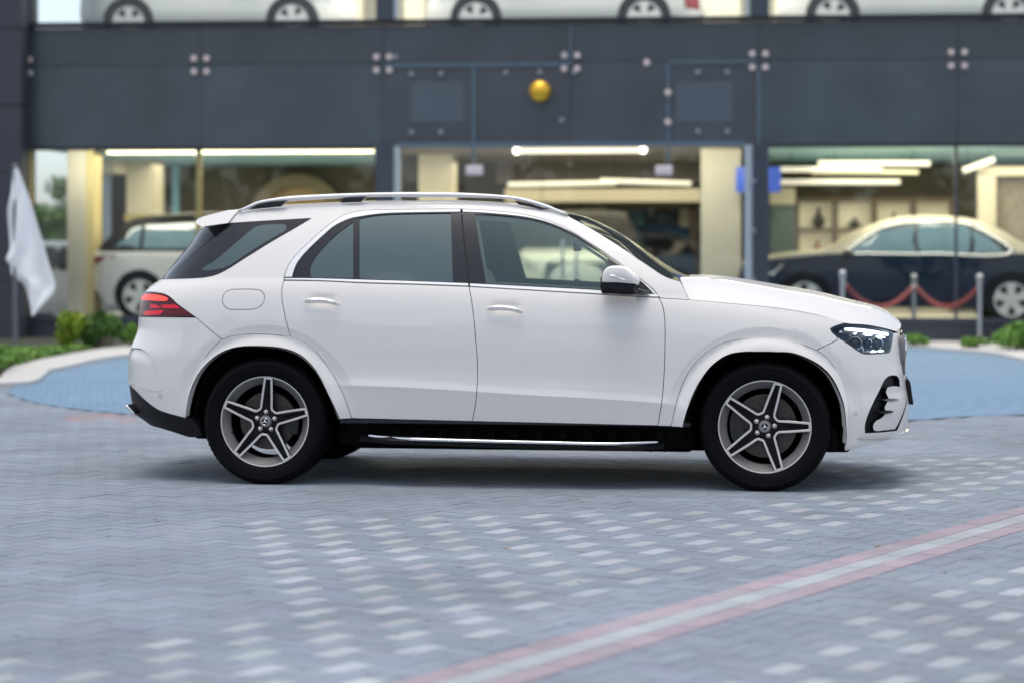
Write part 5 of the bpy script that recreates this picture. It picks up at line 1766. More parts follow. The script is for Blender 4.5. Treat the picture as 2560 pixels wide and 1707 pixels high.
# display shelves in the right bay
M['shelf_b'] = mat('lit_shelf_back', (0.62, 0.58, 0.44), .6, emit=(1, .85, .55), estr=.10)  # faint glow put into the back panel, no shelf lamps built
M['shelf_f'] = mat('shelf_frame', (0.10, 0.075, 0.05), .6)
M['item_d'] = mat('dark_item', (0.04, 0.04, 0.035), .5)
M['item_r'] = mat('reddish_item', (0.28, 0.09, 0.05), .5)
a0, _ = fb_(1992, 500, 6.6); a1, _ = fb_(2384, 500, 6.6)
zt, zmid, zlo = fb_(2100, 500, 6.6)[1], fb_(2100, 575, 6.6)[1], fb_(2100, 650, 6.6)[1]
t = bthing('display_shelf', 'tall dark shelf with lit cream compartments at the back of the right bay', 'shelf', (a0 + a1) / 2, 6.6, ZF)
hw_ = (a1 - a0) / 2
mb = MB()
for k in range(5): x = -hw_ + k * hw_ / 2; mb.box(x - .045, x + .045, 0, .4, 0, zt - ZF)
mb.build('upright_frame', 'shelf_f', t)
mb = MB()
for z_ in (zt, zmid, zlo, ZF + .25): mb.box(-hw_ - .05, hw_ + .05, .004, .396, z_ - ZF - .035, z_ - ZF + .035)
mb.build('shelf_board', 'shelf_f', t)
mb = MB(); mb.box(-hw_, hw_, .39, .42, 0, zt - ZF); mb.build('back_panel', 'shelf_b', t)
def vase(label, x, z, h, r, m_):
    t2 = bthing('shelf_vase', label, 'vase', (a0 + a1) / 2 + x, 6.8, z, 'objects on the display shelf')
    mb = MB(); mb.lathe([(0, 0), (r * .6, 0), (r, h * .3), (r * .8, h * .55), (r * .3, h * .8), (r * .38, h), (0, h)], 20); mb.build('vase_body', m_, t2, True)
    mb = MB(); mb.lathe([(r * .38, h), (r * .46, h + .01), (r * .36, h + .015)], 20); mb.build('vase_rim', m_, t2, True)
vase('dark pointed vase in the upper left compartment of the lit shelf', -hw_ * .75 + .05, zmid + .035, .34, .11, 'item_d')
vase('low dark vase in the second upper compartment of the lit shelf', -hw_ * .25, zmid + .035, .16, .12, 'item_d')
vase('slim dark vase in the third upper compartment of the lit shelf', hw_ * .25, zmid + .035, .26, .07, 'item_d')
vase('reddish vase in the lower left compartment of the lit shelf', -hw_ * .75 + .03, zlo + .035, .30, .08, 'item_r')
# ------------------------------------------------------------------ cars in the showroom
def bg_car(name, label, world, rz, wb, top, tr, width, windows, paint, upper=None, z_split=None, rim='bg_rim', ws=None, rw=None,
           head=None, tailp=None, lower_trim=None, grille=False, group=None, chrome_line=False, arch_r=None, surround=None, belt_m=None):
    """outline-built car facing +x, rear axle at x = 0; top = traced upper outline from the rear bumper to the front bumper"""
    root = empty(name, world, rz); tag(root, label, 'car', group)
    ar = arch_r or tr * 1.12
    top = crom(np.array(top), .06)
    x0, x1 = top[0, 0], top[-1, 0]
    zb = .24
    def arch(cx): return [(cx + ar * math.cos(a), tr + ar * math.sin(a)) for a in np.linspace(-.30, math.pi + .30, 26)]
    low = [(x1 - .10, zb)] + [(p if p[1] > zb else (p[0], zb)) for p in arch(wb)] + [p if p[1] > zb else (p[0], zb) for p in arch(0)] + [(x0 + .12, zb)]
    poly = np.vstack([top, np.array(low)])
    belt = 1.02 if name != 'x' else 1
    hw = width / 2
    def w(x, z):
        x, z = np.asarray(x, float), np.asarray(z, float)
        t = np.clip((x - (x1 - .75)) / .8, 0, 1); t2 = np.clip(((x0 + .6) - x) / .7, 0, 1)
        plan = (1 - .42 * t ** 2.6) * (1 - .30 * t2 ** 2.4)
        tum = 1 - .30 * np.clip((z - belt) / .62, 0, 1.2) ** 1.15 - .06 * np.clip((.55 - z) / .3, 0, 1) ** 2
        return hw * plan * tum
    def side(poly_, off, step=.09):
        V, T = fill(poly_, (), step)
        Y = -(w(V[:, 0], V[:, 1]) + off)
        return np.column_stack([V[:, 0], Y, V[:, 1]]), T
    def two(poly_, off, nm, m_, parent=root, sep=False, step=.12):
        v, T = side(poly_, off, step)
        v2 = v * np.array([1, -1, 1])
        if sep:
            mesh_obj(nm, v, T, m_, parent); mesh_obj(nm, v2, T[:, ::-1], m_, parent)
        else:
            mesh_obj(nm, np.vstack([v, v2]), np.vstack([T, T[:, ::-1] + len(v)]), m_, parent)
    # body skin: both sides plus the strip across the top, front and rear
    v, T = side(poly, 0.0, .045 if upper else .09)
    verts, faces, mi = list(map(tuple, v)), [tuple(t) for t in T], [0] * len(T)
    k = len(verts)
    verts += [(x, -y, z) for x, y, z in v]; faces += [tuple(t[::-1] + k) for t in T]; mi += [0] * len(T)
    st = np.vstack([[(x0 + .12, zb)], top, [(x1 - .10, zb)]])
    nq = 13; k = len(verts)
    for x, z in st:
        ww = float(w(x, z))
        for q in np.linspace(-1, 1, nq):
            bul = (1 - abs(q) ** 2.2)
            edge = np.clip((z - .5) / .4, 0, 1)
            nose = .16 * np.clip((x - (x1 - .5)) / .5, 0, 1) - .10 * np.clip(((x0 + .4) - x) / .4, 0, 1)
            verts.append((x + nose * bul, q * ww, z + .035 * bul * edge * (1 if x0 + .3 < x < x1 - .3 else .3)))
    for i in range(len(st) - 1):
        for j in range(nq - 1):
            faces.append((k + i * nq + j, k + (i + 1) * nq + j, k + (i + 1) * nq + j + 1, k + i * nq + j + 1)); mi.append(0)
    mats = [paint]
    if upper:
        mats = [paint, upper]
        vv = np.array(verts)
        mi = [1 if vv[list(f), 2].mean() > z_split(vv[list(f), 0].mean()) else 0 for f in faces]
    mesh_obj('body', verts, faces, mats, root, True, mat_idx=mi, sharp=42)
    if upper:
        for s_ in (-1, 1):
            mb = MB(); xs_ = [x for x in np.arange(x0, x1, .05) if inside(np.array([[x, z_split(x) + .004]]), poly)[0]]
            mb.tube([(x, s_ * (float(w(x, z_split(x))) + .004), z_split(x)) for x in xs_], [(.012, .030)] * len(xs_), 6)
            mb.build('belt_moulding', belt_m or upper, root, True)
    if surround is not None: two(np.array(surround), .003, 'window_surround', 'pillar', root, True)
    M_ = MB(); M_.box(x0 + .25, x1 - .3, -hw * .80, hw * .80, zb + .02, .72); M_.build('underbody', 'void', root)
    for wp in windows:
        two(crom(np.vstack([wp, wp[:1]]), .06)[:-1] if len(wp) > 4 else np.array(wp), .006, 'side_window', 'gloss_black' if upper is None else 'car_win', root, True)
    def strip(xa, xb, nm, m_, kq=.88):
        sel = [(x, z) for x, z in top if xa <= x <= xb and z > 1.0]
        if len(sel) < 2: return
        vs, fs = [], []
        for i, (x, z) in enumerate(sel):
            ww = float(w(x, z)) * kq
            for q in np.linspace(-1, 1, 9):
                bul = 1 - (abs(q) * kq) ** 2.2
                vs.append((x + (.008 if nm == 'windscreen' else -.008), q * ww, z + .035 * bul + .012))
        for i in range(len(sel) - 1):
            for j in range(8): fs.append((i * 9 + j, (i + 1) * 9 + j, (i + 1) * 9 + j + 1, i * 9 + j + 1))
        mesh_obj(nm, vs, fs, m_, root)
    if ws: strip(*ws, 'windscreen', 'gloss_black' if upper is None else upper)  # the limousine's windscreen takes its beige reflection colour too
    if rw: strip(*rw, 'rear_window', 'gloss_black')
    if head is not None: two(np.array(head), .010, 'headlight', 'bg_lamp', root, True)
    if tailp is not None: two(np.array(tailp), .010, 'tail_light', 'bg_tail', root, True)
    if lower_trim: two(np.array([(.42, zb), (wb - .42, zb), (wb - .42, zb + lower_trim), (.42, zb + lower_trim)]), .008, 'sill', 'black', root, True)
    two(np.vstack([arch(0), [(p[0] * 1 + (p[0] - 0) * .0, p[1]) for p in []]]) if False else np.array([(ar * .99 * math.cos(a), tr + ar * .99 * math.sin(a)) for a in np.linspace(0, 2 * math.pi, 30)[:-1]]), -.06, 'wheel_arch_liner', 'void', root, False)
    two(np.array([(wb + ar * .99 * math.cos(a), tr + ar * .99 * math.sin(a)) for a in np.linspace(0, 2 * math.pi, 30)[:-1]]), -.06, 'wheel_arch_liner', 'void', root, False)
    for cx in (0, wb):
        for s_ in (-1, 1):
            y_ = s_ * (float(w(cx, tr)) - .015)
            wl = empty('wheel', (cx, y_, tr), 0, root)
            mb = MB(); mb.lathe([(tr * .68, 0), (tr * .74, .015 * s_), (tr * .95, .012 * s_), (tr, -.03 * s_), (tr, -.20 * s_), (tr * .7, -.22 * s_)], 40, 'y')
            mb.build('tyre', 'rubber', wl, True)
            mb = MB()
            mb.lathe([(tr * .70, .004 * s_), (tr * .66, .006 * s_), (tr * .62, -.04 * s_), (.0, -.06 * s_)], 36, 'y', mi=1)
            for q in range(5):
                a = q * 2 * math.pi / 5 + .3 + cx
                pts = [spoke_pt(tr * .67, -.075, a), spoke_pt(tr * .67, .075, a), spoke_pt(tr * .12, .045, a), spoke_pt(tr * .12, -.045, a)]
                mb.prism(pts, -.03 * s_, .008 * s_, 'y')
            mb.lathe([(0, .012 * s_), (tr * .18, .010 * s_), (tr * .2, -.02 * s_)], 20, 'y')
            mb.lathe([(tr * .62, .008 * s_), (tr * .70, .010 * s_)], 36, 'y')
            mb.build('rim', [rim, 'rim_dark'], wl, False)
    for s_ in (-1, 1):
        wx = windows[0][:, 0].max() if len(windows) else wb - .6
        mb = MB(); mb.sphere((wx + .02, s_ * (hw + .07), belt + .03), .1, 14, 8, scale=(.9, .9, .75)); mb.tube([(wx + .02, s_ * hw * .86, belt - .02), (wx + .02, s_ * (hw + .04), belt)], .025, 6)
        mb.build('door_mirror', paint if upper is None else 'black', root, True)
    if chrome_line:
        for wp in chrome_line:
            p = crom(np.array(wp), .05)
            for s_ in (-1, 1):
                mb = MB(); mb.tube([(x, s_ * (float(w(x, z)) + .006), z) for x, z in p], .018, 6); mb.build('window_trim', 'chrome', root, True)
    if grille:
        gx = x1 + .13
        mb = MB(); mb.rbox(gx - .18, gx + .02, -.50, .50, .50, .90, .05); gr = mb.build('grille', 'gloss_black', root, True, 45)
        mb = MB()
        for q in range(-8, 9): mb.rbox(gx + .015, gx + .032, q * .055 - .006, q * .055 + .006, .53, .87, .003, seg=1)
        mb.build('grille_slat', 'chrome', gr)
        mb = MB(); mb.tube([(gx + .01, y, z) for y, z in crom(np.array([(-.50, .50), (-.53, .72), (-.47, .91), (0, .93), (.47, .91), (.53, .72), (.50, .50)]), .05)], .018, 8); mb.build('grille_frame', 'chrome', gr, True)
        mb = MB(); mb.lathe([(.075, .04), (.09, .04), (.09, .055), (.075, .055)], 24, 'x', (gx, 0, .74), closed=True)
        for q in range(3):
            a = math.pi / 2 + q * 2 * math.pi / 3
            mb.tube([(gx + .045, 0, .74), (gx + .045, .08 * math.cos(a), .74 + .08 * math.sin(a))], [.012, .004], 6)
        mb.build('star_badge', 'chrome', gr, True)
    return root

M['bg_white'] = mat('showroom_white_paint', (0.72, 0.71, 0.68), .3, coat=.6)
M['bg_rim'] = mat('showroom_rim', (0.72, 0.70, 0.68), .45, metal=.2)
M['bg_navy'] = mat('navy_paint', (0.006, 0.016, 0.042), .3, spec=.25, coat=.1)
M['bg_warm_reflection'] = mat('painted_warm_reflection', (0.50, 0.44, 0.31), .35, metal=.1, coat=.3)  # beige stands in for warm ceiling light reflected on navy paint
M['bg_grey'] = mat('pale_grey_paint', (0.36, 0.38, 0.40), .3, coat=.4)
M['bg_black'] = mat('black_roof_paint', (0.004, 0.005, 0.006), .4, spec=.1)
M['bg_lamp'] = mat('showroom_lamp', (0.55, 0.58, 0.60), .2, coat=.6)
M['bg_tail'] = mat('showroom_tail_lamp', (0.28, 0.02, 0.02), .25, coat=.5)
M['car_win'] = mat('pale_reflecting_window', (0.13, 0.21, 0.25), .08, coat=.5)  # pale base colour stands in for reflections in the side glass
M['bg_blue'] = mat('blue_paint', (0.02, 0.06, 0.14), .25, coat=.8)

SUV_TOP = [(-.84, .30), (-.92, .55), (-.90, .80), (-.86, 1.00), (-.74, 1.12), (-.58, 1.42), (-.46, 1.62), (-.20, 1.68), (.5, 1.71), (1.2, 1.69), (1.55, 1.62), (2.0, 1.36), (2.32, 1.13), (2.7, 1.07), (3.2, 1.00), (3.52, .88), (3.62, .70), (3.62, .45), (3.55, .28)]
SUV_WIN = [np.array([(-.42, 1.16), (-.12, 1.50), (.25, 1.585), (.70, 1.60), (.70, 1.15)]), np.array([(.76, 1.15), (.76, 1.60), (1.2, 1.585), (1.5, 1.52), (2.02, 1.14)])]
SUV_WIN = SUV_WIN[::-1]
def carpos(u_px, dep, z): return L((fu(u_px, dep), dep, z))
H_IN = {'suv': ([(3.05, .93), (3.45, .84), (3.52, .72), (3.2, .76)], [(-.86, .98), (-.50, 1.0), (-.60, .88), (-.88, .86)])}
# upper storey: three white cars; the near wheels stand about a metre behind the glass
zu = 4.60
def scaled(top, s): return [(x * s, z) for x, z in top]
bg_car('display_car', 'white hatchback upstairs at the left, facing right, its wheels on the dark slab', L((fu(319, 1.0), 1.92, zu)), -BT, 2.62,
       [(x * .92, z * .93) for x, z in SUV_TOP], .372, 1.80, [w_ * np.array([.92, .93]) for w_ in SUV_WIN], 'bg_white', ws=(1.5, 2.1), rw=(-.75, -.45), head=[(2.85, .84), (3.2, .76), (3.22, .66), (2.95, .68)], tailp=[(-.80, .9), (-.46, .92), (-.5, .80), (-.82, .78)], group='white cars on the upper floor')
bg_car('display_car', 'white car upstairs over the entrance, facing left, red tail lamp at its right end', L((fu(1610, 1.0), 1.92, zu)), math.pi - BT, 2.62,
       [(x * .92, z * .93) for x, z in SUV_TOP], .372, 1.80, [w_ * np.array([.92, .93]) for w_ in SUV_WIN], 'bg_white', ws=(1.5, 2.1), rw=(-.75, -.45), head=[(2.85, .84), (3.2, .76), (3.22, .66), (2.95, .68)], tailp=[(-.85, .72), (-.60, .74), (-.64, .52), (-.86, .50)], group='white cars on the upper floor')
bg_car('display_car', 'white car upstairs at the right, cut off by the picture edge, facing left', L((fu(2524, 1.0), 1.92, zu)), math.pi - BT, 2.66,
       [(x * .92, z * .93) for x, z in SUV_TOP], .372, 1.80, [w_ * np.array([.92, .93]) for w_ in SUV_WIN], 'bg_white', ws=(1.5, 2.1), rw=(-.75, -.45), head=[(2.85, .84), (3.2, .76), (3.22, .66), (2.95, .68)], tailp=[(-.80, .9), (-.46, .92), (-.5, .80), (-.82, .78)], group='white cars on the upper floor')
# ground floor
RR_TOP = [(-.66, .36), (-.80, .50), (-.84, .78), (-.82, 1.00), (-.72, 1.14), (-.50, 1.34), (-.30, 1.52), (-.10, 1.60), (.6, 1.66), (1.3, 1.65), (1.75, 1.55), (2.2, 1.25), (2.45, 1.10), (2.9, 1.05), (3.4, .98), (3.66, .82), (3.70, .60), (3.62, .30)]
bg_car('display_car', 'white SUV with a black roof in the left display window', L((fu(348, .75), 1.72, ZF)), -BT, 2.87, RR_TOP, .375, 1.96,
       [np.array([(.92, 1.12), (.92, 1.53), (1.5, 1.50), (2.1, 1.14)]), np.array([(.05, 1.13), (.05, 1.49), (.86, 1.53), (.86, 1.12)]), np.array([(-.42, 1.14), (-.16, 1.43), (-.01, 1.48), (-.01, 1.13)])],
       'bg_white', upper='bg_black', z_split=lambda x: 1.10, ws=(1.7, 2.4), head=[(3.1, .90), (3.5, .84), (3.55, .76), (3.2, .78)], tailp=[(-.86, .99), (-.40, 1.02), (-.42, .98), (-.80, .88)], lower_trim=.16)
# navy limousine facing left in the right display window, reflections painted beige above
LIM_TOP = [(-1.05, .35), (-1.12, .60), (-1.08, .85), (-.98, 1.0), (-.60, 1.10), (-.28, 1.18), (.10, 1.40), (.50, 1.56), (1.1, 1.62), (1.7, 1.58), (2.2, 1.40), (2.62, 1.16), (2.85, 1.10), (3.4, 1.04), (3.85, .93), (3.98, .80), (4.0, .5), (3.92, .28)]
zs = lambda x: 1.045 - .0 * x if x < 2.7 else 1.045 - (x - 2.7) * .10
bg_car('display_car', 'navy limousine behind the rope barrier, warm reflections painted beige on its top', L((fu(2530, .6), 1.62, ZF - .02)), math.pi - BT, 3.08, LIM_TOP, .375, 1.95,
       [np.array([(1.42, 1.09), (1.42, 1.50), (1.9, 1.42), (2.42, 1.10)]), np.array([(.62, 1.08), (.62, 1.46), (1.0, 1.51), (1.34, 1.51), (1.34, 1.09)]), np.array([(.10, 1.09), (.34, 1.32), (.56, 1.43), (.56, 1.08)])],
       'bg_navy', upper='bg_warm_reflection', z_split=zs, ws=(2.15, 2.8), rw=(-.3, .35), head=[(3.4, .92), (3.85, .84), (3.9, .72), (3.55, .74)], tailp=[(-1.08, .92), (-.7, .95), (-.72, .84), (-1.08, .80)],
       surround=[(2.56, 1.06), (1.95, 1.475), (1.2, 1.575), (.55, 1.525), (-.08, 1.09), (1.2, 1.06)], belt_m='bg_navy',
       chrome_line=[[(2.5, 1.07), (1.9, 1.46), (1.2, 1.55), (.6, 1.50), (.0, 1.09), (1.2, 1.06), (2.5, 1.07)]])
# white SUV facing out in the entrance hall, seen through the near car's front window
bg_car('display_car', 'white SUV facing out in the entrance hall, with an upright slatted grille', L((fu(1444, 2.0), 5.55, ZF)), -math.pi / 2 - BT, 2.95, [(x, z * 1.02) for x, z in SUV_TOP], .38, 2.0,
       [w_.copy() for w_ in SUV_WIN], 'bg_white', upper='bg_black', z_split=lambda x: 1.13, ws=(1.55, 2.3), rw=(-.8, -.5), head=[(3.05, .96), (3.45, .90), (3.52, .76), (3.15, .80)], tailp=[(-.9, 1.0), (-.5, 1.02), (-.52, .9), (-.9, .88)], grille=True)
# blue car in the back room seen over the bonnet
bg_car('display_car', 'dark blue car at the back of the entrance hall', L((fu(1660, 7.9), 8.2, ZF)), math.pi - BT + .25, 2.75, [(x, z * .9) for x, z in SUV_TOP], .36, 1.85,
       [w_ * np.array([1, .9]) for w_ in SUV_WIN], 'bg_blue', ws=(1.5, 2.2), rw=(-.8, -.5), head=[(3.05, .84), (3.45, .77), (3.52, .68), (3.15, .70)], tailp=[(-.9, .9), (-.5, .92), (-.52, .8), (-.9, .78)])
# a car parked beyond the glass corner on the left
bg_car('street_car', 'pale grey car parked outside beyond the glass corner, behind the flag', (-8.9, 41.0, 0), -BT + .1, 2.7, [(x, z * .88) for x, z in SUV_TOP], .34, 1.8,
       [w_ * np.array([1, .88]) for w_ in SUV_WIN], 'bg_grey', ws=(1.5, 2.2), rw=(-.8, -.5), head=[(3.05, .82), (3.45, .75), (3.52, .66), (3.15, .68)], tailp=[(-.9, .88), (-.5, .9), (-.52, .78), (-.9, .76)])

# ------------------------------------------------------------------ flag, rope barrier, plants, leaves
# flag
d_ = F_PX * (CAM_H - .05) / (889 - HORIZON)
def at(u, v, d): return ((u - 1280) / F_PX * d, d, CAM_H - (v - HORIZON) / F_PX * d)
fx_, fy_, ft_ = at(37.5, 418, d_)
t = empty('flag', (fx_, fy_, 0)); tag(t, 'plain white flag hanging from a grey pole at the left edge', 'flag')
M['pole'] = mat('grey_pole', (0.16, 0.165, 0.18), .4, metal=.4)
M['cloth'] = mat('white_cloth', (0.93, 0.93, 0.94), .8, bump=.2, bscale=14)
mb = MB(); mb.tube([(0, 0, 0), (0, 0, ft_ - .02)], .028, 12); mb.sphere((0, 0, ft_), .04, 12, 8); mb.lathe([(.10, 0), (.10, .04), (.04, .06)], 20); mb.build('pole', 'pole', t, True, 40)
left = crom(np.array([(80, 206), (70, 360), (52, 480), (58, 640), (62, 720), (40, 785), (66, 812), (75, 880), (148, 940), (182, 1030), (208, 1140)]), 12.0)
right = crom(np.array([(122, 206), (165, 330), (215, 470), (268, 640), (305, 780), (340, 880), (357, 935), (350, 985), (310, 1035), (260, 1085), (212, 1142)]), 12.0)
def res_(c, n):
    d = np.concatenate([[0], np.cumsum(np.linalg.norm(np.diff(c, axis=0), axis=1))]); d /= d[-1]
    return np.stack([np.interp(np.linspace(0, 1, n), d, c[:, i]) for i in range(2)], -1)
nv, nu = 60, 22
lft, rgt = res_(left, nv), res_(right, nv)
vs, fs = [], []
for i in range(nv):
    for j in range(nu):
        q = lft[i] + (rgt[i] - lft[i]) * j / (nu - 1)
        wv = .032 * math.sin(j / (nu - 1) * 9 + i * .05) * (.3 + .7 * i / nv) + .018 * math.sin(i * .3 + j * .5)
        p = at(q[0] * .39548, 340 + q[1] * .39541, d_)
        vs.append((p[0] - fx_, wv - .03, p[2]))
for i in range(nv - 1):
    for j in range(nu - 1): fs.append((i * nu + j, i * nu + j + 1, (i + 1) * nu + j + 1, (i + 1) * nu + j))
mesh_obj('flag_cloth', vs, fs, 'cloth', t)

# rope barrier
M['steel'] = mat('brushed_steel', (0.50, 0.51, 0.53), .3, metal=.75)
M['rope'] = mat('red_rope', (0.27, 0.058, 0.055), .75, bump=.3, bscale=60)
M['base_w'] = mat('pale_base', (0.62, 0.58, 0.54), .6)
posts = []
for u, vb, vt, lab in ((2106, 846, 683, 'left steel rope post, standing behind the white bonnet'), (2285, 849, 692, 'middle steel rope post, with a rope on both sides'), (2449, 859, 692, 'right steel rope post, nearest the picture edge')):
    d_ = F_PX * (CAM_H - kz) / (vb - HORIZON)
    if u == 2106: d_ = 31.4
    x, y, z = at(u, vt, d_)
    t = empty('rope_post', (x, y, kz)); tag(t, lab, 'rope post', 'steel rope posts on the kerb')
    h = z - kz
    mb = MB(); mb.tube([(0, 0, .05), (0, 0, h - .03)], .03, 14); mb.lathe([(.03, h - .11), (.042, h - .10), (.042, h - .05), (.03, h - .04)], 16); mb.build('post', 'steel', t, True, 40)
    mb = MB(); mb.sphere((0, 0, h - .01), .052, 16, 10); mb.build('knob', 'steel', t, True)
    mb = MB(); mb.lathe([(0, .09), (.05, .085), (.12, .06), (.17, .025), (.175, 0)], 24); mb.build('base', 'base_w', t, True)
    posts.append((x, y, z - .09))
for k, (sag, lab) in enumerate(((.34, 'red rope drooping from the left post, its low point behind the bonnet'), (.32, 'red rope drooping between the middle and the right post'))):
    a, b_ = Vector(posts[k]), Vector(posts[k + 1])
    t = empty('barrier_rope', a); tag(t, lab, 'rope', 'red barrier ropes')
    n_ = 24; pts = []
    for i in range(n_ + 1):
        s_ = i / n_; p = (b_ - a) * s_; pts.append((p.x, p.y - .03, p.z - sag * 4 * s_ * (1 - s_) - .03))
    mb = MB(); mb.tube(pts[1:-1], .034, 10); mb.build('rope', 'rope', t, True)
    mb = MB(); mb.tube(pts[:2], .022, 8); mb.tube(pts[-2:], .022, 8); mb.build('end_hook', 'steel', t, True)

# plants
def leaf_mat(name, c1, c2):
    m = mat(name, c1, .55, spec=.3)
    nt = m.node_tree; b = nt.nodes['Principled BSDF']
    oi = nt.nodes.new('ShaderNodeNewGeometry')
    mx = nt.nodes.new('ShaderNodeMix'); mx.data_type = 'RGBA'
    mx.inputs['A'].default_value = (*c1, 1); mx.inputs['B'].default_value = (*c2, 1)
    nt.links.new(oi.outputs['Random Per Island'], mx.inputs['Factor']); nt.links.new(mx.outputs['Result'], b.inputs['Base Color'])
    b.inputs['Subsurface Weight'].default_value = 0.0
    return m
M['leaf_y'] = leaf_mat('yellow_green_leaf', (0.14, 0.25, 0.02), (0.34, 0.42, 0.05))
M['leaf_d'] = leaf_mat('dark_green_leaf', (0.045, 0.12, 0.028), (0.12, 0.22, 0.05))
M['leaf_m'] = leaf_mat('mid_green_leaf', (0.09, 0.22, 0.035), (0.21, 0.36, 0.07))
M['bark'] = mat('brown_bark', (0.07, 0.05, 0.035), .85, var=.3, bump=.4)
def foliage(blobs, n, size, m_, parent, name='foliage'):
    """many small leaf faces through uneven clumps"""
    vs, fs = [], []
    R_ = np.random.default_rng(len(blobs) * 97 + n)
    wts = np.array([b[3] * b[4] * b[5] for b in blobs]); wts /= wts.sum()
    ids = R_.choice(len(blobs), n, p=wts)
    for i in ids:
        bx, by, bz, rx, ry, rz_ = blobs[i]
        d = R_.normal(size=3); d /= np.linalg.norm(d)
        r = R_.random() ** .38
        c = np.array([bx + d[0] * rx * r, by + d[1] * ry * r, bz + d[2] * rz_ * r])
        nrm = d + R_.normal(0, .7, 3); nrm /= np.linalg.norm(nrm)
        t = np.cross(nrm, R_.normal(size=3)); t /= np.linalg.norm(t); s = np.cross(nrm, t)
        l = size * R_.uniform(.6, 1.3); w_ = l * .5
        k = len(vs)
        vs += [tuple(c - t * l), tuple(c + s * w_), tuple(c + t * l), tuple(c - s * w_)]
        fs.append((k, k + 1, k + 2, k + 3))
    return mesh_obj(name, vs, fs, m_, parent, False)
def shrub(name, label, u0, u1, vtop, vbase, m_, n, zbase=.05, group=None, size=.045, lumps=9, cat='shrub'):
    d = F_PX * (CAM_H - zbase) / (vbase - HORIZON)
    (x0, y, z1), (x1, _, _) = at(u0, vtop, d), at(u1, vtop, d)
    W, H_ = (x1 - x0) / 2, z1 - zbase
    t = empty(name, ((x0 + x1) / 2, y + .1, zbase)); tag(t, label, cat, group)
    R_ = np.random.default_rng(n + int(u0))
    bl = [(R_.uniform(-.62, .62) * W, R_.uniform(-.4, .4) * min(W, .6), H_ * R_.uniform(.28, .72), W * R_.uniform(.30, .5), min(W, .6) * R_.uniform(.35, .6), H_ * R_.uniform(.22, .34)) for _ in range(lumps)]
    foliage(bl, n, size, m_, t)
    mb = MB()
    for k in range(max(3, lumps // 2)):
        b = bl[k % len(bl)]
        mb.tube([(b[0] * .35, b[1] * .35, -.06), (b[0] * .8, b[1] * .8, b[2] * .6), (b[0], b[1], b[2])], [.018, .012, .005], 6)
    mb.build('stem', 'bark', t, True)
    return t
shrub('shrub', 'yellow-green shrub behind the kerb, left of the darker one', 108, 212, 773, 868, 'leaf_y', 2600, lumps=11)
shrub('shrub', 'dark green rounded shrub behind the kerb, beside the white tailgate', 200, 312, 776, 866, 'leaf_d', 2800, lumps=12)
shrub('shrub', 'small light green shrub peeping out beside the white rear lamp', 296, 352, 808, 864, 'leaf_m', 900, lumps=6)
shrub('shrub', 'clipped green shrub at the right edge, beside the rope posts', 2476, 2680, 802, 872, 'leaf_m', 3200, lumps=14)
shrub('ground_plant', 'low green plant at the foot of the middle rope post', 2240, 2335, 832, 862, 'leaf_m', 700, lumps=7, size=.035, cat='plant')
shrub('ground_plant', 'low green plant at the foot of the right rope post', 2400, 2490, 842, 868, 'leaf_m', 600, lumps=7, size=.035, cat='plant')
# low clipped hedge along the left part of the kerb
hp = crom(np.array([gpt(u, v, .10) for u, v in ((-60, 935), (0, 915), (60, 892), (120, 880), (190, 866), (250, 858))]), .12)
t = empty('low_hedge', (hp[0][0], hp[0][1], .02)); tag(t, 'low bright green hedge curving along the white kerb at the left', 'hedge')
bl = []
R_ = np.random.default_rng(5)
for i_, p in enumerate(hp):
    hh = .36 * (1 - i_ / len(hp)) ** 1.5 + .07
    for q in range(3):
        bl.append((p[0] - hp[0][0] - .14 + R_.uniform(-.2, .1), p[1] - hp[0][1] + .24 + R_.uniform(-.1, .3), hh * R_.uniform(.35, .6), .17, .2, hh * .42))
foliage(bl, 9000, .035, 'leaf_m', t)
mb = MB()
for p in hp[::2]: mb.tube([(p[0] - hp[0][0] - .1, p[1] - hp[0][1] + .25, -.02), (p[0] - hp[0][0] - .1, p[1] - hp[0][1] + .25, .06)], .012, 5)
mb.build('stem', 'bark', t, True)

# trees beyond the glass corner
def tree(label, x, y, h, r, n, m_):
    t = empty('tree', (x, y, 0)); tag(t, label, 'tree', 'trees beyond the glass corner')
    R_ = np.random.default_rng(int(h * 100 + n))
    mb = MB(); mb.tube([(0, 0, -.05), (.05, .02, h * .3), (-.04, .05, h * .6), (0, 0, h * .85)], [.16, .12, .07, .02], 10)
    bl = []
    for k in range(14):
        a, zz = R_.uniform(0, 6.28), R_.uniform(.42, .95)
        rr = r * R_.uniform(.3, .8) * (1.15 - zz * .6)
        p = (math.cos(a) * rr, math.sin(a) * rr, h * zz)
        mb.tube([(0, 0, h * (zz - .18)), (p[0] * .6, p[1] * .6, h * (zz - .06)), p], [.05, .03, .01], 6)
        bl.append((*p, r * .36, r * .36, r * .28))
    mb.build('trunk', 'bark', t, True)
    foliage(bl, n, .10, m_, t, 'crown')
tree('taller tree seen through the glass corner, nearer the column', -10.0, 52, 3.1, 1.1, 1800, 'leaf_d')
tree('lower tree seen through the glass corner, nearer the pylon', -12.0, 56, 2.5, 1.1, 1600, 'leaf_d')
t = empty('garden_wall', (-12.5, 60, 0)); tag(t, 'low orange brown garden wall beyond the trees and the glass corner', 'wall')
M['wall_o'] = mat('orange_render', (0.42, 0.26, 0.18), .8, var=.15)
mb = MB(); mb.box(-8, 8, 0, .25, -.05, 1.35); mb.build('wall_face', 'wall_o', t)
mb = MB(); mb.box(-8.05, 8.05, -.05, .30, 1.352, 1.45); mb.build('coping', 'kerb', t)

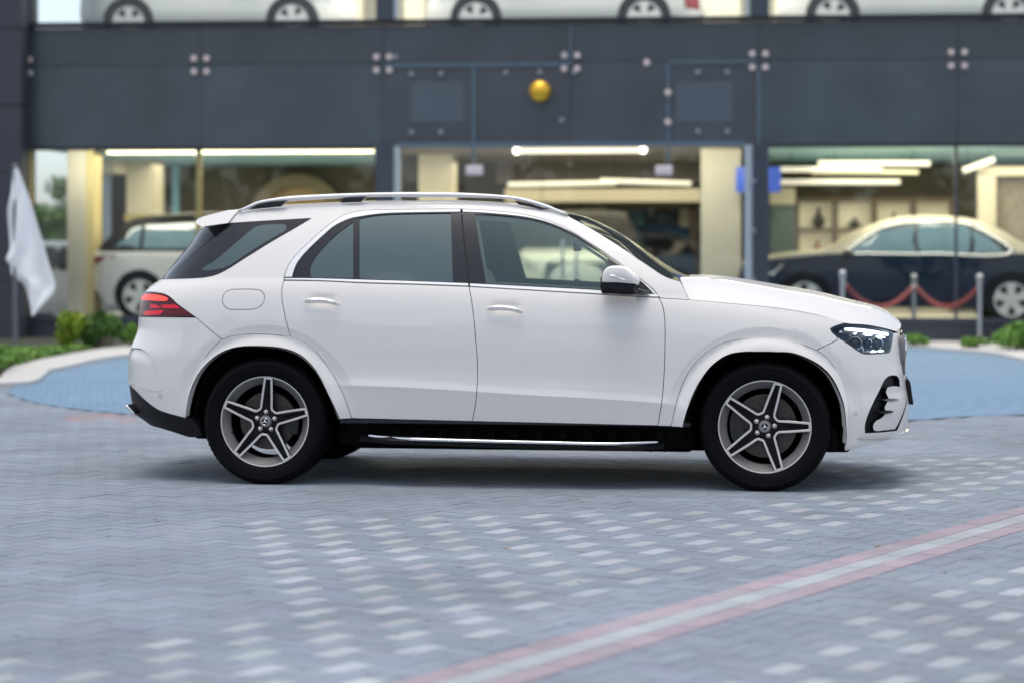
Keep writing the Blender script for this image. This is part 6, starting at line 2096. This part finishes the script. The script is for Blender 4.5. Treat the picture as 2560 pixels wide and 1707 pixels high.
# fallen leaves and scraps on the paving
M['leaf_dry'] = mat('dry_leaf', (0.40, 0.27, 0.10), .7, var=.3, vscale=60)
M['leaf_pale'] = mat('pale_dry_leaf', (0.52, 0.46, 0.36), .7, var=.3, vscale=60)
def fallen(label, u, v, l, m_, rz, parent=None):
    x, y = gpt(u, v)
    prof = [(-1, 0), (-.6, .24), (0, .36), (.55, .26), (1, 0), (.55, -.26), (0, -.36), (-.6, -.24)]
    vs = [(a * l, b * l, .004 + .06 * l * (a * a) + .05 * l * abs(b)) for a, b in prof] + [(0, 0, .003)]
    vs += [(a, b, c + .0012) for a, b, c in vs]
    n_ = 8
    fs = [(i, (i + 1) % n_, 8) for i in range(n_)] + [(9 + (i + 1) % n_, 9 + i, 17) for i in range(n_)] + [(i, 9 + i, 9 + (i + 1) % n_, (i + 1) % n_) for i in range(n_)]
    o = mesh_obj('fallen_leaf', vs, fs, m_); o.location = (x, y, .001); o.rotation_euler = (0, 0, rz)
    tag(o, label, 'leaf', 'dry leaves on the paving')
fallen('yellow leaf lying on the far red edge of the striped band', 2196, 1365, .030, 'leaf_dry', .3)
fallen('pale leaf on the paving under the middle of the sill', 1122, 1205, .040, 'leaf_pale', .1)
fallen('pale leaf under the sill, just ahead of the rear tyre', 916, 1149, .03, 'leaf_pale', .6)
fallen('pale leaf close to the rear tyre, second from the tyre', 905, 1166, .02, 'leaf_pale', 1.2)
fallen('tiny pale leaf in the shadow behind the front tyre, furthest left', 1642, 1175, .018, 'leaf_pale', .2)
fallen('tiny pale leaf in the shadow closest behind the front tyre', 1727, 1176, .018, 'leaf_pale', .9)
fallen('tiny pale leaf in the shadow behind the front tyre, lower of the pair', 1682, 1186, .018, 'leaf_pale', .5)
fallen('pale leaf in the shadow ahead of the front tyre', 2105, 1187, .025, 'leaf_pale', .2)
fallen('small brown leaf ahead of the front tyre, nearer the tyre', 2066, 1203, .022, 'leaf_dry', 1.0)
fallen('small brown leaf beside a pale paver below the sill', 1268, 1372, .022, 'leaf_dry', .4)
fallen('white scrap on the paving above the striped band', 1841, 1394, .018, 'base_w', .2)
fallen('small brown leaf on a pale paver near the band', 1450, 1380, .018, 'leaf_dry', .7)
fallen('small brown leaf on the paving far to the left', 20, 1316, .022, 'leaf_dry', .2)

# unseen trees added behind the camera: block low sky light, darken paint and glass reflections
bl = []
R_ = np.random.default_rng(21)
for k in range(70):
    bl.append((R_.uniform(-55, 55), R_.uniform(-24, -18), R_.uniform(1.0, 5.5), R_.uniform(1.6, 3.2), 1.6, R_.uniform(1.2, 2.2)))
o = foliage(bl, 9000, .55, 'leaf_d', None, 'unseen_trees'); tag(o, kind='stuff')
